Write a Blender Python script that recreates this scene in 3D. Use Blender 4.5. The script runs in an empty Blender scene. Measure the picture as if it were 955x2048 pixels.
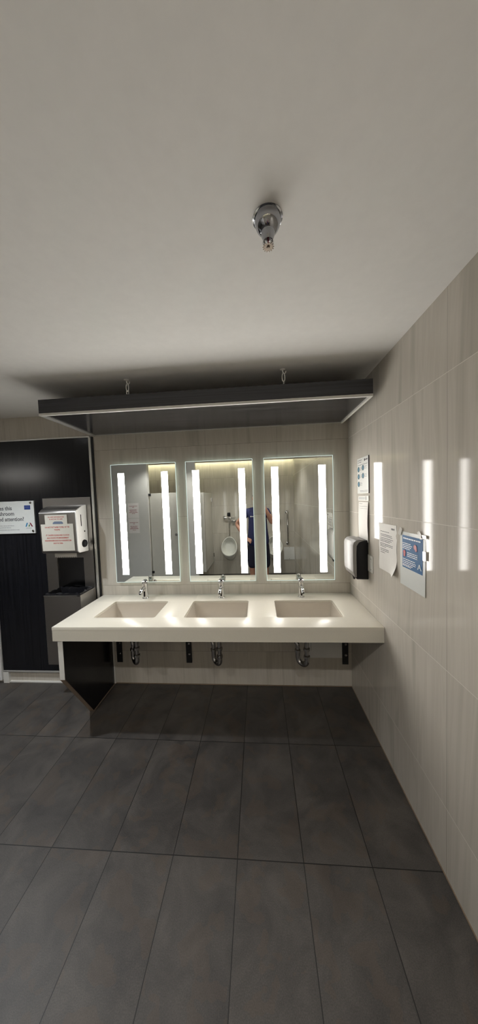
import bpy, bmesh, math, random
from mathutils import Vector, Matrix
random.seed(7)
PI = math.pi
S = bpy.context.scene
COL = S.collection

# ------------------------------------------------------------------ camera, world, exposure, big lights
F_PX, YAW, PITCH, ROLL = 542.95, 0.0731, -0.0476, -0.0341
CAM = Vector((-0.7573, -2.3372, 1.6576))
def cam_axes():
    ca, sa, cb, sb = math.cos(YAW), math.sin(YAW), math.cos(PITCH), math.sin(PITCH)
    fw = Vector((-sa*cb, ca*cb, sb)); r = Vector((ca, sa, 0)); u = r.cross(fw)
    c, s = math.cos(ROLL), math.sin(ROLL)
    return c*r + s*u, -s*r + c*u, fw
r_, u_, f_ = cam_axes()
cd = bpy.data.cameras.new('camera'); cam = bpy.data.objects.new('camera', cd); COL.objects.link(cam)
cd.sensor_fit = 'HORIZONTAL'; cd.sensor_width = 36.0; cd.lens = F_PX/955.0*36.0; cd.clip_start = 0.005; cd.clip_end = 60
cam.matrix_world = Matrix(((r_.x, u_.x, -f_.x, CAM.x), (r_.y, u_.y, -f_.y, CAM.y), (r_.z, u_.z, -f_.z, CAM.z), (0, 0, 0, 1)))
S.camera = cam
W = bpy.data.worlds.new('world'); S.world = W; W.use_nodes = True
W.node_tree.nodes['Background'].inputs[0].default_value = (0.6, 0.7, 0.8, 1)
W.node_tree.nodes['Background'].inputs[1].default_value = 0.02
S.view_settings.view_transform = 'Standard'; S.view_settings.look = 'None'
S.view_settings.gamma = 1.0; S.view_settings.use_curve_mapping = False
S.view_settings.exposure = 0.93
S.cycles.pixel_filter_type = 'BLACKMAN_HARRIS'; S.cycles.filter_width = 1.1
S.cycles.max_bounces = 12; S.cycles.diffuse_bounces = 8; S.cycles.glossy_bounces = 6
S.cycles.sample_clamp_indirect = 6.0
S.cycles.caustics_reflective = True
BAR_L = 10.0         # radiance of the mirror light strips
PANEL_L = 8.0         # long wall lamp at the far left rear
FILL_W = 20.0          # each added fill light in the ceiling cans behind the camera
COVE_L = 16.0        # radiance of the LED strip in the rear ceiling slot
SPOT_W = 55.0        # the recessed downlight at the left

# ------------------------------------------------------------------ materials
class NT:
    def __init__(s, name):
        s.m = bpy.data.materials.new(name); s.m.use_nodes = True
        s.t = s.m.node_tree; s.b = s.t.nodes['Principled BSDF']; s.out = s.t.nodes['Material Output']
    def n(s, typ, **kw):
        n = s.t.nodes.new(typ)
        for k, v in kw.items(): setattr(n, k, v)
        return n
    def l(s, a, b): s.t.links.new(a, b)
    def val(s, sock, v):
        if hasattr(v, 'is_output') or isinstance(v, bpy.types.NodeSocket): s.l(v, sock)
        else: sock.default_value = v
    def math(s, op, a, b=None, c=None):
        n = s.n('ShaderNodeMath', operation=op)
        s.val(n.inputs[0], a)
        if b is not None: s.val(n.inputs[1], b)
        if c is not None: s.val(n.inputs[2], c)
        return n.outputs[0]
    def mix(s, fac, a, b, typ='MIX'):
        n = s.n('ShaderNodeMixRGB', blend_type=typ)
        s.val(n.inputs[0], fac); s.val(n.inputs[1], a); s.val(n.inputs[2], b)
        return n.outputs[0]
    def ramp(s, fac, stops):
        n = s.n('ShaderNodeValToRGB'); e = n.color_ramp.elements
        while len(e) < len(stops): e.new(0.5)
        for x, (p, c) in zip(e, stops): x.position = p; x.color = c if len(c) == 4 else (*c, 1)
        s.l(fac, n.inputs[0]); return n.outputs[0]
    def pos(s):
        g = s.n('ShaderNodeNewGeometry'); x = s.n('ShaderNodeSeparateXYZ'); s.l(g.outputs['Position'], x.inputs[0])
        return x.outputs
    def xyz(s, x, y, z):
        n = s.n('ShaderNodeCombineXYZ'); s.val(n.inputs[0], x); s.val(n.inputs[1], y); s.val(n.inputs[2], z); return n.outputs[0]
    def noise(s, vec, scale, detail=3.0, rough=0.55, dist=0.0):
        n = s.n('ShaderNodeTexNoise'); s.l(vec, n.inputs['Vector'])
        n.inputs['Scale'].default_value = scale; n.inputs['Detail'].default_value = detail
        n.inputs['Roughness'].default_value = rough; n.inputs['Distortion'].default_value = dist
        return n.outputs['Fac']
    def bump(s, h, strength, dist=0.001):
        n = s.n('ShaderNodeBump'); n.inputs['Strength'].default_value = strength; n.inputs['Distance'].default_value = dist
        s.l(h, n.inputs['Height']); s.l(n.outputs[0], s.b.inputs['Normal'])

def c4(c): return (*c, 1.0)
def plain(name, col, rough=0.5, metal=0.0, spec=0.5, noise=0.0, nscale=60, bump=0.0, stretch=(1, 1, 1), coat=0.0):
    k = NT(name); b = k.b
    b.inputs['Roughness'].default_value = rough; b.inputs['Metallic'].default_value = metal
    b.inputs['Specular IOR Level'].default_value = spec; b.inputs['Coat Weight'].default_value = coat
    p = k.pos()
    v = k.xyz(k.math('MULTIPLY', p[0], stretch[0]), k.math('MULTIPLY', p[1], stretch[1]), k.math('MULTIPLY', p[2], stretch[2]))
    f = k.noise(v, nscale, 3.0)
    d = noise
    lo = tuple(max(0, x*(1-d)) for x in col); hi = tuple(min(1, x*(1+d)) for x in col)
    k.l(k.ramp(f, [(0.25, lo), (0.75, hi)]), b.inputs['Base Color'])
    if bump: k.bump(f, bump)
    return k.m
def emit(name, col, L):
    k = NT(name); k.t.nodes.remove(k.b)
    e = k.n('ShaderNodeEmission'); e.inputs[0].default_value = c4(col); e.inputs[1].default_value = L
    k.l(e.outputs[0], k.out.inputs[0]); return k.m

def line_mask(k, coord, off, per, w):
    """1 on a joint of width w"""
    t = k.math('DIVIDE', k.math('SUBTRACT', coord, off), per)
    fr = k.math('FRACT', k.math('ADD', t, 100.5))
    d = k.math('MULTIPLY', k.math('ABSOLUTE', k.math('SUBTRACT', fr, 0.5)), per)
    return k.math('LESS_THAN', d, w*0.5), k.math('FLOOR', k.math('ADD', t, 100.0))
def wall_tile(name, ax, off, per, hj, zoff=0.3085, zper=0.607):
    k = NT(name); b = k.b; p = k.pos(); h = p[ax]; z = p[2]
    mv, iv = line_mask(k, h, off, per, 0.0016)
    mh, ih = line_mask(k, z, zoff, zper, 0.0026)
    wn = k.n('ShaderNodeTexWhiteNoise', noise_dimensions='2D'); k.l(k.xyz(iv, ih, 0.0), wn.inputs['Vector'])
    rnd = wn.outputs['Value']
    sl = k.math('MULTIPLY', k.math('SUBTRACT', rnd, 0.35), 0.10)
    hh = k.math('ADD', h, k.math('MULTIPLY', z, sl))
    v = k.xyz(k.math('MULTIPLY', hh, 9.0), k.math('MULTIPLY', z, 0.7), k.math('MULTIPLY', rnd, 37.0))
    f1 = k.noise(v, 1.0, 3.0, 0.5, 0.7)
    v2 = k.xyz(k.math('MULTIPLY', hh, 70.0), k.math('MULTIPLY', z, 1.5), k.math('MULTIPLY', rnd, 11.0))
    f2 = k.noise(v2, 1.0, 2.0, 0.5, 0.2)
    f = k.math('ADD', k.math('MULTIPLY', f1, 0.8), k.math('MULTIPLY', f2, 0.2))
    col = k.ramp(f, [(0.30, (0.450, 0.420, 0.366)), (0.42, (0.530, 0.496, 0.438)), (0.49, (0.585, 0.548, 0.488)), (0.55, (0.545, 0.508, 0.450)), (0.72, (0.640, 0.602, 0.540))])
    # broad tonal drift from tile to tile
    col = k.mix(k.math('MULTIPLY', rnd, 0.14), col, c4((0.33, 0.305, 0.265)))
    col = k.mix(mv, col, c4((0.24, 0.215, 0.18)))
    col = k.mix(mh, col, c4(hj))
    k.l(col, b.inputs['Base Color'])
    joint = k.math('MAXIMUM', mv, mh)
    g = k.n('ShaderNodeNewGeometry')
    sp = k.noise(g.outputs['Position'], 420.0, 2.0)
    k.l(k.math('ADD', 0.065, k.math('MULTIPLY', joint, 0.5)), b.inputs['Roughness'])
    b.inputs['Specular IOR Level'].default_value = 0.19
    k.bump(k.math('SUBTRACT', k.math('MULTIPLY', sp, 0.06), joint), 0.35, 0.0008)
    return k.m
def floor_tile():
    k = NT('charcoal_floor_tile'); b = k.b; p = k.pos()
    mx, ix = line_mask(k, p[0], -0.0, 0.3015, 0.0036)
    my, iy = line_mask(k, p[1], -0.570, 0.6, 0.0036)
    wn = k.n('ShaderNodeTexWhiteNoise', noise_dimensions='2D'); k.l(k.xyz(ix, iy, 0.0), wn.inputs['Vector'])
    rnd = wn.outputs['Value']
    g = k.n('ShaderNodeNewGeometry')
    v = k.xyz(k.math('ADD', p[0], k.math('MULTIPLY', rnd, 13.0)), k.math('MULTIPLY', p[1], 1.0), rnd)
    big = k.noise(v, 5.0, 5.0, 0.6, 0.6)
    fine = k.noise(g.outputs['Position'], 260.0, 3.0, 0.7)
    f = k.math('ADD', k.math('MULTIPLY', big, 0.55), k.math('MULTIPLY', fine, 0.45))
    col = k.ramp(f, [(0.34, (0.027, 0.024, 0.023)), (0.5, (0.060, 0.054, 0.049)), (0.66, (0.104, 0.092, 0.082))])
    rust = k.noise(v, 9.0, 2.0)
    col = k.mix(k.math('MULTIPLY', k.math('GREATER_THAN', rust, 0.56), 0.22), col, c4((0.10, 0.066, 0.040)))
    col = k.mix(k.math('MULTIPLY', rnd, 0.18), col, c4((0.05, 0.047, 0.046)))
    j = k.math('MAXIMUM', mx, my)
    col = k.mix(j, col, c4((0.006, 0.0055, 0.005)))
    k.l(col, b.inputs['Base Color'])
    k.l(k.math('ADD', 0.42, k.math('MULTIPLY', fine, 0.15)), b.inputs['Roughness'])
    k.bump(k.math('SUBTRACT', k.math('MULTIPLY', fine, 0.5), k.math('MULTIPLY', j, 1.5)), 0.4, 0.0012)
    return k.m
def laminate(name, ax_stretch, rough, col=(0.0075, 0.0078, 0.0100)):
    k = NT(name); b = k.b; p = k.pos()
    v = k.xyz(*[k.math('MULTIPLY', p[i], ax_stretch[i]) for i in range(3)])
    f = k.noise(v, 1.0, 4.0, 0.6, 0.3)
    k.l(k.ramp(f, [(0.3, tuple(c*0.6 for c in col)), (0.7, tuple(c*1.7 for c in col))]), b.inputs['Base Color'])
    k.l(k.math('ADD', rough, k.math('MULTIPLY', f, 0.10)), b.inputs['Roughness'])
    k.bump(f, 0.12, 0.0006)
    return k.m
def mirror_mat():
    k = NT('silvered_glass'); b = k.b
    b.inputs['Metallic'].default_value = 1.0; b.inputs['Roughness'].default_value = 0.0
    p = k.pos(); f = k.noise(k.xyz(p[0], p[1], p[2]), 3.0)
    k.l(k.ramp(f, [(0.3, (0.80, 0.835, 0.80)), (0.7, (0.82, 0.85, 0.82))]), b.inputs['Base Color'])
    return k.m

M = {}
M['tile_back'] = wall_tile('striped_stone_tile_back', 0, 0.022, 0.611, (0.30, 0.275, 0.235))
M['tile_right'] = wall_tile('striped_stone_tile_side', 1, 0.094, 0.639, (0.66, 0.63, 0.57))
M['floor'] = floor_tile()
M['ceil'] = plain('ceiling_paint', (0.82, 0.81, 0.785), 0.75, noise=0.02, nscale=25, spec=0.25)
M['grey_wall'] = plain('grey_wall_paint', (0.62, 0.61, 0.595), 0.35, noise=0.02, nscale=12)
M['stall'] = plain('stall_laminate', (0.54, 0.52, 0.48), 0.22, noise=0.03, nscale=9)
M['white_paint'] = plain('white_paint', (0.75, 0.75, 0.74), 0.45, noise=0.02, nscale=20)
M['counter'] = plain('solid_surface_white', (0.64, 0.607, 0.525), 0.27, noise=0.025, nscale=220, spec=0.25)
M['basin'] = plain('basin_ceramic', (0.56, 0.51, 0.44), 0.30, noise=0.015, nscale=30)
M['lam_v'] = laminate('black_woodgrain_vertical', (90, 90, 2.2), 0.15)
M['lam_h'] = laminate('black_woodgrain_horizontal', (1.6, 90, 110), 0.30, (0.026, 0.026, 0.031))
M['lam_soffit'] = laminate('dark_soffit_laminate', (2, 60, 60), 0.12, (0.030, 0.029, 0.030))
M['alu'] = plain('aluminium_trim', (0.72, 0.71, 0.68), 0.34, metal=0.6, noise=0.04, nscale=80)
M['chain'] = plain('pale_chain_paint', (0.88, 0.87, 0.84), 0.4, noise=0.02, nscale=60)
M['white_trim'] = plain('white_edge_trim', (0.72, 0.71, 0.67), 0.35, noise=0.02, nscale=60)
M['raw_edge'] = plain('raw_board_edge', (0.22, 0.16, 0.11), 0.7, noise=0.15, nscale=90)
M['steel'] = plain('brushed_steel', (0.44, 0.42, 0.40), 0.33, metal=1.0, noise=0.06, nscale=1.0, stretch=(40, 40, 700), bump=0.04)
M['steel_lit'] = plain('pale_lit_steel', (0.82, 0.81, 0.79), 0.35, metal=0.0, noise=0.02, nscale=60)  # paler copy of the steel, brightness of the lit side painted in
M['steel_dark'] = plain('recess_shade_steel', (0.10, 0.10, 0.105), 0.22, metal=1.0, noise=0.15, nscale=6)
M['chrome'] = plain('chrome', (0.70, 0.70, 0.71), 0.06, metal=1.0, noise=0.01, nscale=20)
M['dull_chrome'] = plain('dull_chrome_pipe', (0.50, 0.49, 0.48), 0.18, metal=1.0, noise=0.12, nscale=40)
M['sprinkler_chrome'] = plain('chrome_dark_reflections', (0.40, 0.41, 0.44), 0.09, metal=1.0, noise=0.02, nscale=60)  # chrome colour darkened to stand in for dark reflections of the room
M['bronze'] = plain('dull_bronze', (0.20, 0.165, 0.13), 0.42, metal=0.8, noise=0.2, nscale=200)
M['black_metal'] = plain('black_painted_steel', (0.012, 0.012, 0.014), 0.45, noise=0.1, nscale=60)
M['black_plastic'] = plain('black_plastic', (0.009, 0.009, 0.011), 0.33, noise=0.1, nscale=60, spec=0.3)
M['sensor'] = plain('smoked_sensor_window', (0.004, 0.004, 0.005), 0.05, noise=0.1, nscale=60)
M['bag'] = plain('black_bin_liner', (0.010, 0.010, 0.012), 0.22, noise=0.3, nscale=40, bump=0.6)
M['silver_cover'] = plain('silver_grey_cover', (0.29, 0.278, 0.265), 0.4, metal=0.0, spec=0.3, noise=0.02, nscale=60)
M['paper'] = plain('white_paper', (0.74, 0.72, 0.68), 0.7, noise=0.02, nscale=30)
M['paper_grey'] = plain('grey_white_paper', (0.80, 0.76, 0.76), 0.7, noise=0.02, nscale=30)
M['card'] = plain('cream_card', (0.66, 0.63, 0.55), 0.55, noise=0.02, nscale=30)
M['sign_white'] = plain('sign_board_white', (0.72, 0.73, 0.70), 0.3, noise=0.02, nscale=30)
M['ink'] = plain('dark_ink', (0.035, 0.035, 0.04), 0.6, noise=0.05)
M['ink_dim'] = plain('dark_grey_ink', (0.10, 0.10, 0.105), 0.6, noise=0.05)
M['ink_grey'] = plain('grey_ink', (0.22, 0.22, 0.23), 0.6, noise=0.05)
M['ink_red'] = plain('red_ink', (0.48, 0.05, 0.04), 0.6, noise=0.05)
M['ink_pink'] = plain('faded_red_ink', (0.30, 0.07, 0.08), 0.6, noise=0.05)
M['ink_blue'] = plain('blue_ink', (0.03, 0.06, 0.24), 0.5, noise=0.05)
M['ink_slate'] = plain('slate_ink', (0.16, 0.20, 0.28), 0.5, noise=0.15, nscale=120)
M['ink_teal'] = plain('teal_ink', (0.012, 0.09, 0.125), 0.5, noise=0.05)
M['ink_sky'] = plain('sky_blue_ink', (0.03, 0.22, 0.42), 0.5, noise=0.05)
M['ink_green'] = plain('green_ink', (0.10, 0.22, 0.08), 0.5, noise=0.05)
M['ink_maroon'] = plain('maroon_ink', (0.22, 0.03, 0.05), 0.5, noise=0.05)
M['poster_blue'] = plain('poster_blue', (0.013, 0.110, 0.275), 0.4, noise=0.03, nscale=20, spec=0.15)
M['poster_red'] = plain('poster_red', (0.40, 0.03, 0.04), 0.25, noise=0.03)
M['poster_white'] = plain('poster_white_ink', (0.72, 0.78, 0.82), 0.3, noise=0.02)
M['sleeve'] = plain('laminated_sheet', (0.66, 0.68, 0.66), 0.2, noise=0.02, nscale=18, spec=0.4)
M['tape'] = plain('clear_tape', (0.74, 0.72, 0.68), 0.12, noise=0.03, nscale=40, coat=0.8)
M['ceramic'] = plain('white_vitreous_china', (0.74, 0.74, 0.70), 0.10, noise=0.01, nscale=12)
M['skin'] = plain('skin', (0.52, 0.27, 0.19), 0.5, noise=0.08, nscale=30)
M['hair'] = plain('dark_hair', (0.022, 0.016, 0.012), 0.6, noise=0.4, nscale=160)
M['navy'] = plain('navy_cotton', (0.016, 0.020, 0.085), 0.8, noise=0.12, nscale=60)
M['shorts'] = plain('dark_navy_twill', (0.012, 0.013, 0.035), 0.8, noise=0.12, nscale=80)
M['rubber'] = plain('dark_shoe_fabric', (0.02, 0.02, 0.022), 0.7, noise=0.2, nscale=80)
M['eye'] = plain('eye_white', (0.7, 0.68, 0.65), 0.2, noise=0.01)
M['mirror'] = mirror_mat()
M['bar'] = emit('mirror_light_strip', (1.0, 0.965, 0.915), BAR_L)
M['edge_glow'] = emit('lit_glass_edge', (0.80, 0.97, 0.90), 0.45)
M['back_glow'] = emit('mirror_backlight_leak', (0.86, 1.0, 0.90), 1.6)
M['panel_light'] = emit('lamp_diffuser', (1.0, 0.97, 0.92), PANEL_L)
M['cove'] = emit('cove_led', (1.0, 0.94, 0.66), COVE_L)
M['lamp'] = emit('downlight_lens', (0.93, 0.96, 1.0), 2.0)

# ------------------------------------------------------------------ mesh helpers
class MB:
    def __init__(s): s.bm = bmesh.new()
    def box(s, x0, x1, y0, y1, z0, z1, bev=0.0, seg=2):
        t = bmesh.new(); bmesh.ops.create_cube(t, size=1.0)
        for v in t.verts: v.co = Vector(((x0+x1)/2+v.co.x*(x1-x0), (y0+y1)/2+v.co.y*(y1-y0), (z0+z1)/2+v.co.z*(z1-z0)))
        if bev: bmesh.ops.bevel(t, geom=t.edges[:], offset=bev, segments=seg, profile=0.5, affect='EDGES')
        s.add(t); return s
    def add(s, t):
        bmesh.ops.recalc_face_normals(t, faces=t.faces[:])
        me = bpy.data.meshes.new('tmp'); t.to_mesh(me); t.free(); s.bm.from_mesh(me); bpy.data.meshes.remove(me)
    def cyl(s, a, b, r0, r1=None, seg=24, cap=True):
        a, b = Vector(a), Vector(b); r1 = r0 if r1 is None else r1
        t = bmesh.new(); d = b-a
        bmesh.ops.create_cone(t, cap_ends=cap, segments=seg, radius1=r0, radius2=r1, depth=d.length)
        q = Vector((0, 0, 1)).rotation_difference(d.normalized()).to_matrix().to_4x4()
        bmesh.ops.transform(t, matrix=Matrix.Translation((a+b)/2) @ q, verts=t.verts[:]); s.add(t); return s
    def lathe(s, prof, origin=(0, 0, 0), axis=(0, 0, 1), seg=32):
        """prof: (radius, height) pairs"""
        t = bmesh.new(); rings = []
        for r, h in prof:
            if r < 1e-6: rings.append([t.verts.new((0, 0, h))])
            else: rings.append([t.verts.new((r*math.cos(2*PI*i/seg), r*math.sin(2*PI*i/seg), h)) for i in range(seg)])
        for A, B in zip(rings, rings[1:]):
            for i in range(seg):
                j = (i+1) % seg
                if len(A) == 1 and len(B) == 1: continue
                if len(A) == 1: t.faces.new((A[0], B[j], B[i]))
                elif len(B) == 1: t.faces.new((A[i], A[j], B[0]))
                else: t.faces.new((A[i], A[j], B[j], B[i]))
        q = Vector((0, 0, 1)).rotation_difference(Vector(axis).normalized()).to_matrix().to_4x4()
        bmesh.ops.transform(t, matrix=Matrix.Translation(Vector(origin)) @ q, verts=t.verts[:]); s.add(t); return s
    def tube(s, pts, r, seg=12, closed=False):
        pts = [Vector(p) for p in pts]; n = len(pts); t = bmesh.new(); rings = []
        prev = None
        for i, p in enumerate(pts):
            a = pts[(i-1) % n] if (closed or i > 0) else p; b = pts[(i+1) % n] if (closed or i < n-1) else p
            d = (b-a).normalized()
            if prev is None: nrm = d.orthogonal().normalized()
            else: nrm = (prev - d*prev.dot(d)).normalized()
            prev = nrm; bi = d.cross(nrm)
            rr = r[i] if isinstance(r, (list, tuple)) else r
            rings.append([t.verts.new(p + nrm*rr*math.cos(2*PI*k/seg) + bi*rr*math.sin(2*PI*k/seg)) for k in range(seg)])
        pairs = list(zip(rings, rings[1:])) + ([(rings[-1], rings[0])] if closed else [])
        for A, B in pairs:
            for k in range(seg): t.faces.new((A[k], A[(k+1) % seg], B[(k+1) % seg], B[k]))
        if not closed: t.faces.new(rings[0][::-1]); t.faces.new(rings[-1])
        s.add(t); return s
    def prism(s, poly, vec, bev=0.0, seg=2):
        """poly: 3-D points of a flat outline, vec: extrusion"""
        t = bmesh.new(); vec = Vector(vec); a = [t.verts.new(p) for p in poly]; b = [t.verts.new(Vector(p)+vec) for p in poly]
        n = len(a); t.faces.new(a[::-1]); t.faces.new(b)
        for i in range(n): t.faces.new((a[i], a[(i+1) % n], b[(i+1) % n], b[i]))
        if bev:
            bmesh.ops.recalc_face_normals(t, faces=t.faces[:])
            bmesh.ops.bevel(t, geom=t.edges[:], offset=bev, segments=seg, profile=0.5, affect='EDGES')
        s.add(t); return s
    def rings(s, rings, cap0=True, cap1=True):
        """skin over equal-length closed rings"""
        t = bmesh.new(); R = [[t.verts.new(p) for p in r] for r in rings]; n = len(R[0])
        for A, B in zip(R, R[1:]):
            for i in range(n): t.faces.new((A[i], A[(i+1) % n], B[(i+1) % n], B[i]))
        if cap0: t.faces.new(R[0][::-1])
        if cap1: t.faces.new(R[-1])
        s.add(t); return s
    def sphere(s, c, r, sc=(1, 1, 1), seg=20):
        t = bmesh.new(); bmesh.ops.create_uvsphere(t, u_segments=seg, v_segments=seg//2, radius=r)
        for v in t.verts: v.co = Vector((c[0]+v.co.x*sc[0], c[1]+v.co.y*sc[1], c[2]+v.co.z*sc[2]))
        s.add(t); return s
    def build(s, name, mat, parent=None, smooth=True, loc=None):
        me = bpy.data.meshes.new(name); s.bm.to_mesh(me); s.bm.free()
        return link_mesh(name, me, mat, parent, smooth)
def link_mesh(name, me, mat, parent=None, smooth=True):
    me.materials.clear(); me.materials.append(M[mat])
    if smooth:
        for p in me.polygons: p.use_smooth = True
        try: me.set_sharp_from_angle(angle=math.radians(35))
        except Exception: pass
    o = bpy.data.objects.new(name, me); COL.objects.link(o)
    if parent is not None:
        o.parent = parent
        o.matrix_parent_inverse = Matrix.Translation(-Vector(parent_loc(parent)))
    return o
def parent_loc(p):
    v = Vector(p.location)
    return v
def thing(name, label, cat, loc, group=None):
    o = bpy.data.objects.new(name, None); COL.objects.link(o); o.location = loc; o.empty_display_size = 0.05
    o['label'] = label; o['category'] = cat
    if group: o['group'] = group
    return o
def tag(o, label, cat, group=None):
    o['label'] = label; o['category'] = cat
    if group: o['group'] = group
    return o
def struct(o, label=None, cat=None):
    o['kind'] = 'structure'
    if label: o['label'] = label
    if cat: o['category'] = cat
    return o
def copy_thing(root, dx, dy, dz, label):
    """a shifted copy of a thing, its parts and sub-parts"""
    r = root.copy(); COL.objects.link(r); r.location = Vector(root.location)+Vector((dx, dy, dz)); r['label'] = label
    for ch in list(root.children):
        c = ch.copy(); COL.objects.link(c); c.parent = r; c.matrix_parent_inverse = ch.matrix_parent_inverse.copy()
        for g in list(ch.children):
            d = g.copy(); COL.objects.link(d); d.parent = c; d.matrix_parent_inverse = g.matrix_parent_inverse.copy()
    return r
class Fr:
    """a flat frame on a surface: u to the viewer's right, v up, d out towards the viewer"""
    def __init__(s, o, u, v): s.o = Vector(o); s.u = Vector(u); s.v = Vector(v); s.n = s.u.cross(s.v)
    def p(s, u, v, d=0.0): return s.o + s.u*u + s.v*v + s.n*d
    def plate(s, mb, u0, u1, v0, v1, d0, d1, bev=0.0):
        mb.prism([s.p(u0, v0, d0), s.p(u1, v0, d0), s.p(u1, v1, d0), s.p(u0, v1, d0)], s.n*(d1-d0), bev); return mb
    def disc(s, mb, u, v, r, d0, d1, seg=24): mb.cyl(s.p(u, v, d0), s.p(u, v, d1), r, seg=seg); return mb
    def text(s, body, u, v, size, d, mat, parent, name='lettering', align='LEFT', depth=0.0004, sx=1.0, bold=0.0):
        c = bpy.data.curves.new('t', 'FONT'); c.body = body; c.size = size; c.align_x = align; c.extrude = depth/2; c.offset = bold
        c.resolution_u = 3
        o = bpy.data.objects.new('t', c); COL.objects.link(o)
        me = bpy.data.meshes.new_from_object(o.evaluated_get(bpy.context.evaluated_depsgraph_get()))
        bpy.data.objects.remove(o); bpy.data.curves.remove(c)
        P = s.p(u, v, d)
        me.transform(Matrix(((s.u.x*sx, s.v.x, s.n.x, P.x), (s.u.y*sx, s.v.y, s.n.y, P.y), (s.u.z*sx, s.v.z, s.n.z, P.z), (0, 0, 0, 1))))
        me.name = name
        return link_mesh(name, me, mat, parent, False)
    def dashes(s, mb, u0, u1, v, h, d, rnd, fill=1.0, wmin=0.004, wmax=0.016):
        """a line of print too small to read: a row of word-long marks"""
        u = u0; end = u0+(u1-u0)*fill
        while u < end-wmin:
            w = min(rnd.uniform(wmin, wmax), end-u); s.plate(mb, u, u+w, v-h/2, v+h/2, d, d+0.0003); u += w+h*0.8
BACK = Fr((0, 0, 0), (1, 0, 0), (0, 0, 1))       # facing -Y: u = X, v = Z, d = -Y
RIGHT = Fr((0, 0, 0), (0, -1, 0), (0, 0, 1))     # facing -X: u = -Y, v = Z
INNER_Y = -2.74
INNER = Fr((0, INNER_Y, 0), (-1, 0, 0), (0, 0, 1))  # facing +Y: u = -X
REAR_Y = -3.66

# ------------------------------------------------------------------ the room
H = 2.457; XL = -7.0
struct(MB().box(XL, 0.12, REAR_Y-0.12, 0.12, -0.08, 0.0).build('floor', 'floor', smooth=False))
struct(MB().box(XL, 0.12, 0.0, 0.12, 0.0, 2.62).build('wall_back', 'tile_back', smooth=False))
struct(MB().box(0.0, 0.12, REAR_Y-0.12, 0.0, 0.0, 2.62).build('wall_right', 'tile_right', smooth=False))
struct(MB().box(XL, 0.0, REAR_Y-0.12, REAR_Y, 0.0, 2.62).build('wall_rear', 'tile_back', smooth=False))
struct(MB().box(XL-0.12, XL, REAR_Y-0.12, 0.12, 0.0, 2.62).build('wall_left', 'grey_wall', smooth=False))
c = MB(); c.box(XL, 0.0, -3.50, 0.0, H, 2.62); c.box(XL, 0.0, REAR_Y, -3.50, 2.60, 2.62)
struct(c.build('ceiling', 'ceil', smooth=False))
# inner wall of the toilet stalls: full-height front with one opening, then a pier
w = MB(); w.box(-4.6, -2.855, INNER_Y-0.10, INNER_Y, 0.0, H)
struct(w.build('wall_inner', 'grey_wall', smooth=False))
w = MB(); w.box(-2.28, -1.935, INNER_Y-0.10, INNER_Y, 0.0, H)
struct(w.build('pillar', 'grey_wall', smooth=False))
# door at the far left of the back wall
d1 = struct(MB().box(-4.15, -3.225, -0.02, 0.0, 0.02, 2.1, 0.003).build('door_1', 'white_paint', smooth=False))
MB().box(-3.262, -3.228, -0.032, -0.02, 0.20, 0.33, 0.002).build('hinge', 'black_metal', d1)
MB().cyl((-4.06, -0.075, 1.0), (-3.95, -0.075, 1.0), 0.010).cyl((-4.06, -0.02, 1.0), (-4.06, -0.08, 1.0), 0.010).build('door_handle', 'dull_chrome', d1)
# skirting below the black panel
t = MB(); t.box(-3.15, -2.165, -0.012, 0.0, 0.0, 0.012)
struct(t.build('baseboard_left', 'white_trim', smooth=False))
struct(MB().box(-3.205, -3.150, -0.022, 0.0, 0.0, 0.108, 0.001).build('trim_1', 'white_trim', smooth=False))
struct(MB().box(-2.12, 0.0, -0.004, 0.0, 0.0, 0.007).box(-0.004, 0.0, -2.3, -0.004, 0.0, 0.004).build('baseboard_back', 'raw_edge', smooth=False))

# ------------------------------------------------------------------ black wall panel
pn = thing('wall_panel', 'tall black woodgrain panel with metal edging covering the wall left of the mirrors', 'wall panel', (-2.70, 0, 0.11))
MB().box(-3.20, -2.232, -0.018, 0.0, 0.122, 2.244).build('board', 'lam_v', pn, False)
MB().box(-3.20, -2.222, -0.024, 0.0, 2.244, 2.256, 0.001).build('top_edging', 'alu', pn)
MB().box(-2.234, -2.214, -0.024, 0.0, 0.10, 2.244, 0.002).build('side_edging', 'alu', pn)
MB().box(-3.20, -2.234, -0.022, 0.0, 0.105, 0.122, 0.001).build('bottom_edging', 'alu', pn)
MB().box(-3.207, -3.20, -0.022, 0.0, 0.108, 2.256, 0.001).build('left_edging', 'alu', pn)
MB().box(-2.2135, -2.200, -0.014, 0.0, 0.10, 2.25).build('shadow_gap', 'black_metal', pn, False)

# ------------------------------------------------------------------ washroom sign
sg = thing('washroom_sign', 'white screwed-on sign on the black panel asking about washroom attention', 'sign', (-2.95, -0.018, 1.56))
sb_ = MB(); BACK.plate(sb_, -3.185, -2.777, 1.412, 1.706, 0.018, 0.030, 0.0015); sb_.build('board', 'sign_white', sg, False)
for i, (body, z) in enumerate((('Does this', 1.628), ('washroom', 1.578), ('need attention?', 1.528))):
    BACK.text(body, -3.168, z, 0.050, 0.0302, 'ink_dim', sg, sx=0.93, bold=0.0008)
rr = random.Random(3)
lm = MB()
for z, fl in ((1.485, 0.78), (1.468, 0.66), (1.447, 1.0)): BACK.dashes(lm, -3.16, -2.925, z, 0.0045, 0.030, rr, fl)
lm.build('small_print', 'ink_grey', sg, False)
bl = MB(); BACK.plate(bl, -2.868, -2.810, 1.628, 1.666, 0.030, 0.0305); lb = bl.build('badge', 'ink_blue', sg, False)
dm = MB(); BACK.dashes(dm, -2.860, -2.818, 1.650, 0.007, 0.0305, rr, 1.0, 0.006, 0.009); dm.build('badge_print', 'ink_slate', lb, False)
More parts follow.
